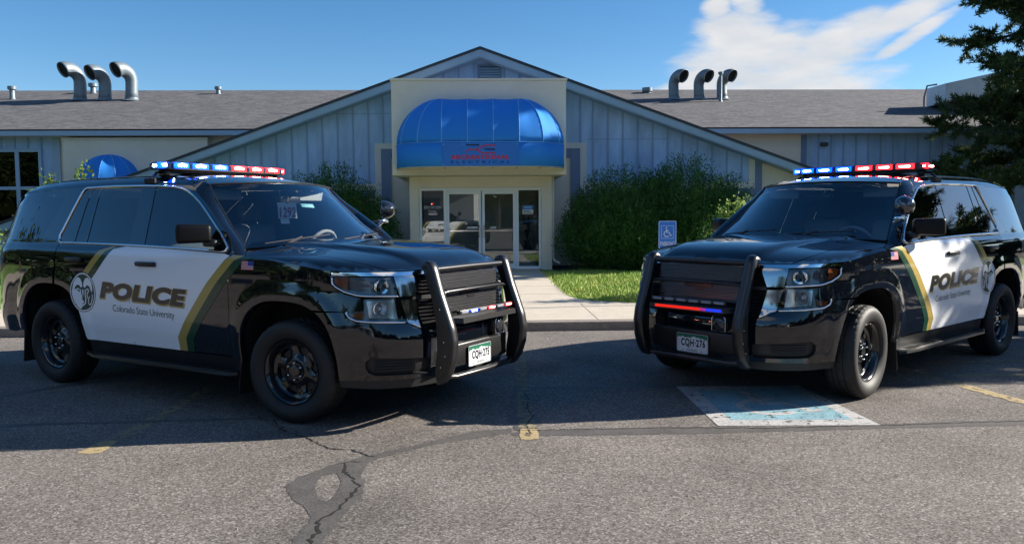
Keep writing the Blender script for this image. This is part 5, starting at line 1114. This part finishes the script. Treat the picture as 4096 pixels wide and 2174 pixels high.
# ---- roof fittings
galv = mat('galvanised', (.19, .235, .27), rough=.5, metal=.3, noise=(6, .2))
def roofz(v): return EZ+(v-(WV-.55))*(RZ-EZ)/(RV-(WV-.55))
def cowl(u, v, h, r, direc, label, lean=.0):
    o = empty('roof_ventilator', bw(u, v)+(roofz(v)-.05,), BA); tag(o, label, 'roof vent', 'curved roof ventilators')
    dx, dy = math.cos(direc), math.sin(direc); pts = [(0, 0, 0), (-.02*dx, 0, h*.25), (-.04*dx, 0, h*.5)]
    R_ = h*.33
    c0 = (-.04*dx, 0, h*.56)
    for a in np.linspace(0, 122, 14): a = math.radians(a); pts.append((c0[0]+dx*R_*(1-math.cos(a)), dy*R_*(1-math.cos(a)), c0[2]+R_*math.sin(a)))
    rr = [r*1.08, r, r]+[r*(1+.36*(i/13)**1.3) for i in range(14)]
    P = pts; mb = MB(); mb.tube(P, rr, 20, cap=False); b = mb.build('vent_pipe', galv, o, sharp=60); b.modifiers.new('s', 'SOLIDIFY').thickness = .012
    d = (Vector(P[-1])-Vector(P[-2])).normalized(); M = Matrix.Translation(Vector(P[-1])-d*.07) @ d.to_track_quat('Z', 'Y').to_matrix().to_4x4()
    mb = MB(); mb.lathe([(0, 0), (rr[-1]*.97, 0)], 20, M); mb.build('vent_mouth', dark_void, o)
    mb = MB(); mb.lathe([(r*1.8, -.02), (r*1.2, .05), (r*1.08, .12)], 20); mb.build('vent_flashing', galv, o)
for (u, h, tx) in ((-14.75, 1.24, 'leftmost of the three grey hooked roof vents above the left wing'), (-13.85, 1.13, 'middle, shortest grey hooked roof vent above the left wing'), (-12.88, 1.24, 'right one of the three grey hooked roof vents above the left wing')): cowl(u, 31.0, h, .215, PI+.95, tx)
for (u, tx) in ((7.32, 'leftmost grey hooked roof vent on the right wing'), (8.28, 'middle grey hooked roof vent on the right wing, before the cloud'), (9.16, 'right grey hooked roof vent on the right wing beside the thin flue')): cowl(u, 31.0, .98, .19, -.95, tx)
def flue(u, v, h, r, label):
    o = empty('flue_pipe', bw(u, v)+(roofz(v)-.03,), BA); tag(o, label, 'flue pipe'); mb = MB(); mb.lathe([(r*1.5, 0), (r, .08), (r, h)], 14); mb.build('pipe', galv, o); mb = MB(); mb.lathe([(0, h+r*1.2), (r*1.7, h+r), (r*1.7, h-.02), (r, h-.05)], 14); mb.build('cap', galv, o)
flue(8.92, 30.4, 1.05, .055, 'tall thin flue pipe left of the last right wing roof vent'); flue(-17.3, 31.2, .40, .09, 'short capped flue pipe at the far left of the roof')
flue(-15.0, 32.6, .30, .10, 'short capped flue just left of the hooked vents'); flue(-10.15, 32.4, .22, .08, 'single small capped flue on the left ridge towards the gable'); flue(6.6, 32.5, .1, .12, 'low round roof cap on the right ridge by the gable')
o = empty('roof_air_conditioner', bw(17.6, 28.6)+(roofz(28.6)-.1,), BA); tag(o, 'pale boxy rooftop cooling unit on a frame, half hidden by the pine', 'air conditioner')
acm = mat('ac_paint', (.70, .74, .78), rough=.5, noise=(3, .15)); mb = MB(); mb.prism([(-1.55, .25), (.9, .25), (.9, 1.05), (.1, 1.25), (-1.55, .90)], -.55, .65, Matrix.Rotation(PI/2, 4, 'X')); mb.build('ac_casing', acm, o, smooth=False)
mb = MB(); mb.box(-1.5, 1.2, -.6, -.5, .05, .25); mb.box(-1.5, 1.2, .4, .5, .05, .25); mb.box(.1, .7, -.57, -.551-.02, .7, 1.05); mb.build('ac_frame', mat('ac_dark', (.06, .06, .06), rough=.7), o, smooth=False)
mb = MB(); mb.tube([(-1.55, -.1, .95), (-1.9, -.1, .9), (-2.0, -.1, .5), (-2.0, -.1, .1)], .03, 8); mb.build('ac_conduit', galv, o)

# ---- parking sign
o = empty('parking_sign', bw(2.795, 12.2)+(.12,), BA); tag(o, 'blue wheelchair PARKING sign on a post at the lawn edge', 'sign')
sblue = mat('sign_face_blue', (.05, .24, .72), rough=.4); swhite = mat('sign_white', (.80, .83, .86), rough=.5)
def rrect(x0, x1, z0, z1, r, n=5):
    return [(cx+r*math.cos(math.radians(t)), cz+r*math.sin(math.radians(t))) for cx, cz, a in ((x1-r, z1-r, 0), (x0+r, z1-r, 90), (x0+r, z0+r, 180), (x1-r, z0+r, 270)) for t in np.linspace(a, a+90, n)]
MX = Matrix.Rotation(PI/2, 4, 'X')
mb = MB(); mb.prism(rrect(-.137, .137, .845, 1.262, .022), -.004, 0, MX); mb.build('sign_plate', sblue, o, smooth=False)
mb = MB(); a = rrect(-.132, .132, .850, 1.257, .02); b = rrect(-.125, .125, .857, 1.250, .016); n = len(a); mb.add([(x, -.002, z) for x, z in a+b], [(k, (k+1) % n, n+(k+1) % n, n+k) for k in range(n)])
a = rrect(-.096, .096, .995, 1.190, .008, 3); b = rrect(-.091, .091, 1.0, 1.185, .006, 3); n = len(a); mb.add([(x, -.002, z) for x, z in a+b], [(k, (k+1) % n, n+(k+1) % n, n+k) for k in range(n)])
for i, (V, F) in enumerate(wheelchair(.17)): mb.add([(x-.085, -.0032-i*.0005, z+1.005) for x, z in V], F)
V, F = text_fit('PARKING', .222, .066, bold=.012); mb.add([(x-.111, -.002, z+.887) for x, z in V], F)
# prism was laid with its face towards -y at y=0..: the marks sit 2 mm proud
mb.v = [(x, -.0025 if abs(y+.002) < 1e-6 else y, z) for x, y, z in mb.v]; mb.build('sign_marks', swhite, o, smooth=False)
mb = MB(); mb.box(-.02, .02, .006, .035, -.1, 1.22); mb.build('sign_post', galv, o, smooth=False)

o = empty('far_warehouse', (-13, -34, 0), .1); tag(o, 'long pale warehouse across the road, seen only in reflections', 'building')
mb = MB(); mb.box(-14, 14, -6, 6, 0, 3.6); mb.build('warehouse_wall', mat('warehouse_white', (.62, .62, .60), rough=.8, noise=(.5, .2)), o, smooth=False)
mb = MB(); mb.add([(-14.4, 6.5, 3.5), (14.4, 6.5, 3.5), (14.4, 0, 5.3), (-14.4, 0, 5.3), (14.4, -6.5, 3.5), (-14.4, -6.5, 3.5)], [(0, 1, 2, 3), (3, 2, 4, 5), (1, 4, 2), (0, 3, 5)])
for i in range(48): x = -14.2+i*.6; mb.add([(x, 6.52, 3.52), (x+.06, 6.52, 3.52), (x+.06, .02, 5.36), (x, .02, 5.36)], [(0, 1, 2, 3)])
mb.build('warehouse_roof', mat('warehouse_roof', (.5, .52, .54), rough=.5, metal=.2), o, smooth=False)
mb = MB()
for x in (-10, -4, 2, 8): mb.box(x, x+3.2, 6.005, 6.05, 0, 2.9)
mb.build('warehouse_door', mat('warehouse_door', (.10, .13, .18), rough=.5), o, smooth=False)

# loose grit along the kerb and over the lot
n = 900; U = RNG.uniform(-9, 9, n); Vv = np.where(RNG.uniform(size=n) < .6, KV-.02-np.abs(RNG.normal(size=n))*.12, RNG.uniform(3.2, 10.3, n)); mb = MB()
for i in range(n):
    x, y = bw(U[i], Vv[i]); r_ = RNG.uniform(.002, .006)*(1.6 if i % 17 == 0 else 1); a = RNG.uniform(0, 6.28)
    mb.add([(x+r_*math.cos(a), y+r_*math.sin(a), .0), (x+r_*math.cos(a+2.2), y+r_*math.sin(a+2.2), 0), (x+r_*math.cos(a+4.1), y+r_*math.sin(a+4.1), 0), (x, y, r_*1.2)], [(0, 1, 3), (1, 2, 3), (2, 0, 3)])
mb.build('loose_gravel', mat('grit', (.30, .25, .20), rough=.9), smooth=False, kind='stuff', label='loose grit scattered along the kerb and over the asphalt', cat='gravel')
# ------------------------------------------------------------------ plants
def leafmat(name, c1, c2, trans=.35):
    m = bpy.data.materials.new(name); m.use_nodes = True; t = m.node_tree; t.nodes.clear(); o = t.nodes.new('ShaderNodeOutputMaterial')
    tcn = t.nodes.new('ShaderNodeTexCoord'); g = t.nodes.new('ShaderNodeNewGeometry'); n = t.nodes.new('ShaderNodeTexNoise'); n.inputs['Scale'].default_value = 4; n.inputs['Detail'].default_value = 5; t.links.new(tcn.outputs['Object'], n.inputs[0])
    a = t.nodes.new('ShaderNodeMath'); a.operation = 'MULTIPLY_ADD'; a.inputs[1].default_value = .5; t.links.new(g.outputs['Random Per Island'], a.inputs[0]); t.links.new(n.outputs[0], a.inputs[2])
    r = t.nodes.new('ShaderNodeMapRange'); r.inputs[1].default_value = .4; r.inputs[2].default_value = 1.1; t.links.new(a.outputs[0], r.inputs[0])
    mx_ = t.nodes.new('ShaderNodeMix'); mx_.data_type = 'RGBA'; t.links.new(r.outputs[0], mx_.inputs[0]); mx_.inputs[6].default_value = (*c1, 1); mx_.inputs[7].default_value = (*c2, 1)
    d = t.nodes.new('ShaderNodeBsdfPrincipled'); d.inputs['Roughness'].default_value = .55; d.inputs['Specular IOR Level'].default_value = .12; t.links.new(mx_.outputs[2], d.inputs['Base Color'])
    tr = t.nodes.new('ShaderNodeBsdfTranslucent'); t.links.new(mx_.outputs[2], tr.inputs[0]); s = t.nodes.new('ShaderNodeMixShader'); s.inputs[0].default_value = trans; t.links.new(d.outputs[0], s.inputs[1]); t.links.new(tr.outputs[0], s.inputs[2]); t.links.new(s.outputs[0], o.inputs[0]); return m
def leaves(P, D, ln, wd, jit=.5):
    "one two-triangle leaf (kite) per point P along direction D"
    n = len(P); D = D+RNG.normal(size=(n, 3))*jit; D /= np.linalg.norm(D, axis=1)[:, None]; S = np.cross(D, RNG.normal(size=(n, 3))); S /= np.linalg.norm(S, axis=1)[:, None]+1e-9
    L_ = ln*RNG.uniform(.6, 1.3, n)[:, None]; w = wd*RNG.uniform(.7, 1.3, n)[:, None]
    V = np.stack([P, P+D*L_*.45+S*w, P+D*L_, P+D*L_*.45-S*w], 1).reshape(-1, 3); return V, np.arange(4*n).reshape(-1, 4)
def mesh_np(name, V, F, m, parent):
    me = bpy.data.meshes.new(name); me.vertices.add(len(V)); me.vertices.foreach_set('co', np.asarray(V, np.float32).ravel()); k = F.shape[1]
    me.loops.add(F.size); me.loops.foreach_set('vertex_index', F.ravel().astype(np.int32)); me.polygons.add(len(F)); me.polygons.foreach_set('loop_start', np.arange(0, F.size, k, dtype=np.int32)); me.polygons.foreach_set('loop_total', np.full(len(F), k, np.int32))
    me.update(calc_edges=True); me.materials.append(m); o = bpy.data.objects.new(name, me); col.objects.link(o); o.parent = parent; return o
bark = mat('bark', (.09, .07, .055), rough=.95, noise=(12, .5), bump=(30, 1, .02))
juniper = leafmat('shrub_leaf', (.026, .070, .018), (.10, .22, .055), .25)
bright = leafmat('bright_leaf', (.09, .17, .03), (.30, .40, .12), .45)
needle_m = leafmat('pine_needle', (.026, .055, .026), (.12, .16, .055), .28)
tree_m = leafmat('tree_leaf', (.018, .034, .010), (.045, .070, .022), .2)
def shrub(label, c, lobes, n, ln=.052, wd=.0095, z0=.1, m=juniper, up=1.0):
    "lobes = (dx, dy, radius, height)"
    root = empty('shrub', (c[0], c[1], z0)); tag(root, label, 'shrub'); Pp = []; Dd = []
    tot = sum(r*r for _, _, r, _ in lobes)
    for dx, dy, r, h in lobes:
        k = int(n*r*r/tot); npl = max(8, int(260*r)); pl = []
        th = RNG.uniform(0, 2*PI, npl); rr = np.sqrt(RNG.uniform(0, 1, npl)); base = np.stack([dx+r*.25*rr*np.cos(th), dy+r*.25*rr*np.sin(th), np.zeros(npl)], -1)
        hh = h*(.22+.80*np.sqrt(np.clip(1-rr**2*.97, 0, 1)))*RNG.uniform(.86, 1.08, npl); tip = np.stack([dx+r*1.02*rr*np.cos(th), dy+r*1.02*rr*np.sin(th), hh], -1)
        mid = np.stack([dx+r*.85*rr*np.cos(th), dy+r*.85*rr*np.sin(th), hh*.40], -1)
        i = RNG.integers(0, npl, k); t_ = RNG.uniform(0, 1, k)**.55; t1 = t_[:, None]
        p = base[i]*(1-t1)**2+2*mid[i]*t1*(1-t1)+tip[i]*t1**2; d = 2*(1-t1)*(mid[i]-base[i])+2*t1*(tip[i]-mid[i]); d /= np.linalg.norm(d, axis=1)[:, None]
        sp_ = .10*(1-t1*.6)*np.minimum(r, 1.0)/.9; p = p+RNG.normal(size=(k, 3))*sp_; Pp.append(p); Dd.append(d*up+RNG.normal(size=(k, 3))*.35)
    Pp = np.vstack(Pp); Dd = np.vstack(Dd); Pp[:, 2] = np.abs(Pp[:, 2]); V, F = leaves(Pp, Dd, ln, wd, .35); mesh_np('foliage', V, F, m, root)
    mb = MB()
    for dx, dy, r, h in lobes:
        for _ in range(9): a = RNG.uniform(0, 2*PI); q = RNG.uniform(.2, .9)*r; mb.tube([(dx, dy, 0), (dx+q*.5*math.cos(a), dy+q*.5*math.sin(a), h*.4), (dx+q*math.cos(a), dy+q*math.sin(a), h*.85)], [.018, .012, .004], 5)
    mb.build('stems', bark, root); return root
def BW(u, v): return bw(u, v)
shrub('big dark green shrub right of the entrance, left of its twin', BW(3.45, 20.3), [(0,0,1.42,2.50),(-.75,-.1,.85,1.95),(.65,0,.9,2.35),(-.1,-.5,1.1,1.9)], 92000, wd=.0125, ln=.058)
shrub('big dark green shrub behind the blue parking sign, taller at its middle', BW(5.25, 20.4), [(-.1,0,1.35,2.72),(.85,.1,1.05,2.30),(-.7,0,.85,2.45),(.2,-.5,1.1,1.9)], 92000, wd=.0125, ln=.058)
shrub('dark green shrub between the left SUV and the entrance', BW(-3.45, 20.5), [(-.25,0,1.40,2.52),(-.9,0,.9,2.35),(.6,0,.9,2.0),(.2,-.4,1.0,1.8)], 86000, wd=.0125, ln=.058)
def leafy(label, c, z0, R_, H_, n, m=bright, ln=.05, wd=.019, cat='bush', name='leafy_bush'):
    root = empty(name, (c[0], c[1], z0)); tag(root, label, cat); k = 60; cl = RNG.normal(size=(k, 3)); cl /= np.linalg.norm(cl, axis=1)[:, None]; cl = cl*np.array([R_, R_, H_*.45])*RNG.uniform(.5, 1, k)[:, None]+[0, 0, H_*.55]
    i = RNG.integers(0, k, n); P = cl[i]+RNG.normal(size=(n, 3))*R_*.15; P[:, 2] = np.abs(P[:, 2]); V, F = leaves(P, P-np.array([0, 0, H_*.3]), ln, wd, .8); mesh_np('foliage', V, F, m, root)
    mb = MB()
    for q in cl[::3]: mb.tube([(0, 0, 0), tuple(q*[.4, .4, .55]), tuple(q)], [.012, .008, .003], 5)
    mb.build('stems', bark, root); return root
leafy('bright leafy bush seen above the right SUV bonnet', (3.82, 13.4), .1, .55, 1.58, 5200)
def sprig(label, c, z0, H_, n, cnt):
    root = empty('young_shrub', (c[0], c[1], z0)); tag(root, label, 'shrub'); P = []; mb = MB()
    for s__ in range(cnt):
        a = RNG.uniform(0, 2*PI); ln = H_*RNG.uniform(.72, 1.0); q = np.array([math.cos(a)*.20*H_*.5, math.sin(a)*.2*H_*.5, ln]); t_ = RNG.uniform(.35, 1, n//cnt)[:, None]; P.append(q*t_*[1, 1, 1]*np.hstack([t_, t_, np.ones_like(t_)])+RNG.normal(size=(n//cnt, 3))*.07)
        mb.tube([(0, 0, 0), tuple(q*[.25, .25, .5]), tuple(q)], [.014, .009, .003], 5)
    P = np.vstack(P); V, F = leaves(P, P*0+[0, 0, 1], .085, .028, .9); mesh_np('foliage', V, F, bright, root); mb.build('stems', bark, root)
sprig('slender young shrub with yellow green leaves before the left portal wall', (-8.70, 16.2), .1, 2.62, 800, 4)
sprig('single thin leafy shoot left of the slender young shrub', (-9.25, 16.2), .1, 2.32, 420, 2)
leafy('light green bush at the left edge, behind the left SUV tail', (-9.55, 14.4), .1, .5, 1.25, 3500)

def pine(label, c, H_, R_, z_lo, seed, dens=1.0, scale=1.0, group=None):
    rg_ = np.random.default_rng(seed); root = empty('pine_tree', (c[0], c[1], 0)); root.scale = (scale,)*3; tag(root, label, 'tree', group)
    mb = MB(); mb.tube([(0, 0, 0), (.05, .02, H_*.3), (0, .05, H_*.7), (.02, 0, H_)], [.17, .14, .08, .02], 10); mb.build('trunk', bark, root)
    tips = []; br = MB(); nb = int(86*dens)
    for i in range(nb):
        z = z_lo+(H_-z_lo)*(i+rg_.uniform(0, 1))/nb; a = i*2.399+rg_.normal()*.3; ln = R_*(1-(z-z_lo)/(H_-z_lo)*.72)*rg_.uniform(.72, 1.1); d = np.array([math.cos(a), math.sin(a), 0]); rise = rg_.uniform(-.05, .28)
        P0 = np.array([0, 0, z]); P1 = P0+d*ln*.5+[0, 0, ln*rise*.2]; P2 = P0+d*ln+[0, 0, ln*rise]; br.tube([tuple(P0), tuple(P1), tuple(P2)], [.035, .022, .008], 5)
        for j in range(int(20*dens)):
            t_ = rg_.uniform(.25, 1); B0 = P0*(1-t_)**2+2*P1*t_*(1-t_)+P2*t_*t_; side = rg_.normal(size=3)*[1, 1, .55]; side /= np.linalg.norm(side); q = B0+side*ln*.32*rg_.uniform(.3, 1)*(1.25-t_*.6); br.tube([tuple(B0), tuple(q)], [.008, .004], 4); dd = q-B0+d*.15+[0, 0, .06]; dd /= np.linalg.norm(dd)
            for w_ in range(5): tips.append((q-dd*.085*w_+rg_.normal(size=3)*.02, dd))
    br.build('branches', bark, root)
    TP = np.array([t[0] for t in tips]); TD = np.array([t[1] for t in tips]); k = 44
    P = np.repeat(TP, k, 0)+np.repeat(TD, k, 0)*rg_.uniform(-.10, .05, (len(TP)*k, 1)); D = np.repeat(TD, k, 0)*.75+rg_.normal(size=(len(TP)*k, 3))*.62
    V, F = leaves(P, D, .112, .0098, .0); mesh_np('crown', V, F, needle_m, root); return root
pine('tall dark pine at the right edge in front of the building', (15.4, 23.2), 8.6, 2.4, 1.3, 3, 1.08, 1.58)
pine('pine just beyond the right edge, shading the right SUV', (11.2, 9.75), 6.6, 1.9, 1.6, 5, .8)
pine('young pine behind the right SUV, below the big pine', (11.3, 21.3), 2.4, 1.0, .6, 11, .4, 1.2)
def broad(label, c, H_, R_, seed):
    root = empty('broadleaf_tree', (c[0], c[1], 0)); tag(root, label, 'tree', 'trees around the parking lot'); rg_ = np.random.default_rng(seed); k = 70; cl = rg_.normal(size=(k, 3)); cl /= np.linalg.norm(cl, axis=1)[:, None]; cl = cl*[R_, R_, H_*.34]*rg_.uniform(.4, 1, k)[:, None]+[0, 0, H_*.62]
    n = 9000; i = rg_.integers(0, k, n); P = cl[i]+rg_.normal(size=(n, 3))*R_*.16; V, F = leaves(P, P-[0, 0, H_*.5], .30, .10, .9); mesh_np('crown', V, F, tree_m, root)
    mb = MB(); mb.tube([(0, 0, 0), (.1, 0, H_*.35), (0, .1, H_*.7)], [.22, .16, .05], 8)
    for q in cl[::6]: mb.tube([(.05, 0, H_*.35), tuple(q)], [.08, .02], 5)
    mb.build('trunk', bark, root); return root
for i, (x, y, h, r) in enumerate([(-21, 3.0, 6.5, 2.8), (-27, 10.5, 8.0, 3.6), (-23, -9, 6, 3), (-14, -30, 8, 4), (3, -38, 9, 4.5), (19, -30, 8, 4), (30, -6, 9, 4), (31, 12, 10, 4.2), (24, 4.5, 7.5, 3.2), (-38, -14, 9, 4.5)]):
    broad('tree standing around the parking lot outside the view', (x, y), h, r, 40+i)

# far belt of trees round the lot behind the camera: one uncountable mass
n = 16000; an = RNG.uniform(math.radians(125), math.radians(395), n); rad = RNG.uniform(52, 75, n); hh = (7+2.5*np.sin(an*9)+2*np.sin(an*23+1)+1.5*np.sin(an*51))*RNG.uniform(.0, 1, n)**.7
P = np.stack([rad*np.cos(an), rad*np.sin(an)+2, hh], -1); V, F = leaves(P, RNG.normal(size=(n, 3)), 2.2, .9, .5); o = mesh_np('distant_trees', V, F, tree_m, None); tag(o, 'far belt of trees around the lot, seen only in reflections', 'trees', kind='stuff')

# ------------------------------------------------------------------ the two SUVs
CARS = [(-2.3673, 7.3836, -.5399), (3.3189, 8.1612, -2.426)]
suv = make_suv()
def copy_tree(o, parent=None):
    c = o.copy(); col.objects.link(c); c.parent = parent; c.matrix_parent_inverse = o.matrix_parent_inverse.copy()
    for ch in list(o.children): copy_tree(ch, c)
    return c
suv2 = copy_tree(suv)
proto_w = make_wheel(None, (0, 0, 0), 1)
for ci, (root, (cx, cy, a), num) in enumerate(((suv, CARS[0], 'CQH\u00b7275'), (suv2, CARS[1], 'CQH\u00b7276'))):
    root.location = (cx, cy, 0); root.rotation_euler = (0, 0, a)
    for fx in (1.473, -1.473):
        for sg in (1, -1):
            w = copy_tree(proto_w, root); w.location = (fx, sg*.872, .375); st = (.14 if ci == 0 else .08) if fx > 0 else 0
            w.rotation_euler = (0, 0, (0 if sg > 0 else PI)+st)
    plate(root, num); leds(root, ci == 0)
def del_tree(o):
    for ch in list(o.children): del_tree(ch)
    bpy.data.objects.remove(o)
del_tree(proto_w)
tag(suv, 'left black and white police SUV, plate CQH 275, paper 1292 tag in windshield', 'police car', 'parked police SUVs'); tag(suv2, 'right black and white police SUV, plate CQH 276, its nose towards the left SUV', 'police car', 'parked police SUVs')
# flash spill on the right SUV's shelf, put in as self-glowing strips, no lamp
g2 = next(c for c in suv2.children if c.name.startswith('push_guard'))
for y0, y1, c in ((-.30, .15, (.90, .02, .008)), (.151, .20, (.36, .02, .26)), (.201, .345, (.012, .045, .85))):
    mb = MB(); mb.rbox(2.572, 2.5785, y0, y1, .731, .753, .003, 1); mb.build('painted_spill', mat('painted_spill_%d' % int(y0*100+50), c, emit=c, estr=.34, rough=.3), g2)
# paper tag and toll sticker hanging in the left windshield
tg = empty('paper_tag', (0, 0, 0)); tg.parent = suv
def on_ws(y, z): return .62
mb = MB(); ty = -.22
def quad(mb, y0, y1, z0, z1, x, tilt=0): mb.add([(x, y0, z0), (x, y1, z0+tilt), (x-.01, y1, z1+tilt), (x-.01, y0, z1)], [(0, 1, 2, 3)])
quad(mb, -.302, -.092, 1.472, 1.602, .690); quad(mb, -.278, -.180, 1.428, 1.471, .693); mb.build('tag_paper', mat('tag_paper', (.85, .88, .86), rough=.8), tg, smooth=False, split=True)
V, F = text_fit('1292', .176, .086, bold=.012); mb = MB(); mb.add([(.697, y-.288, z+1.482) for y, z in V], F); mb.build('tag_number', mat('tag_maroon', (.36, .02, .06), rough=.6), tg, smooth=False)
mb = MB(); mb.tube([(.688, -.20, 1.60), (.665, -.17, 1.65)], .006, 5); mb.build('tag_string', letter_black, tg)
mb = MB(); mb.add([(.700, -.045, 1.568), (.700, .105, 1.562), (.690, .095, 1.592), (.690, -.055, 1.598)], [(0, 1, 2, 3)]); mb.build('windshield_sticker', mat('sticker_cyan', (.15, .62, .68), rough=.5), tg, smooth=False)
bpy.context.view_layer.update()
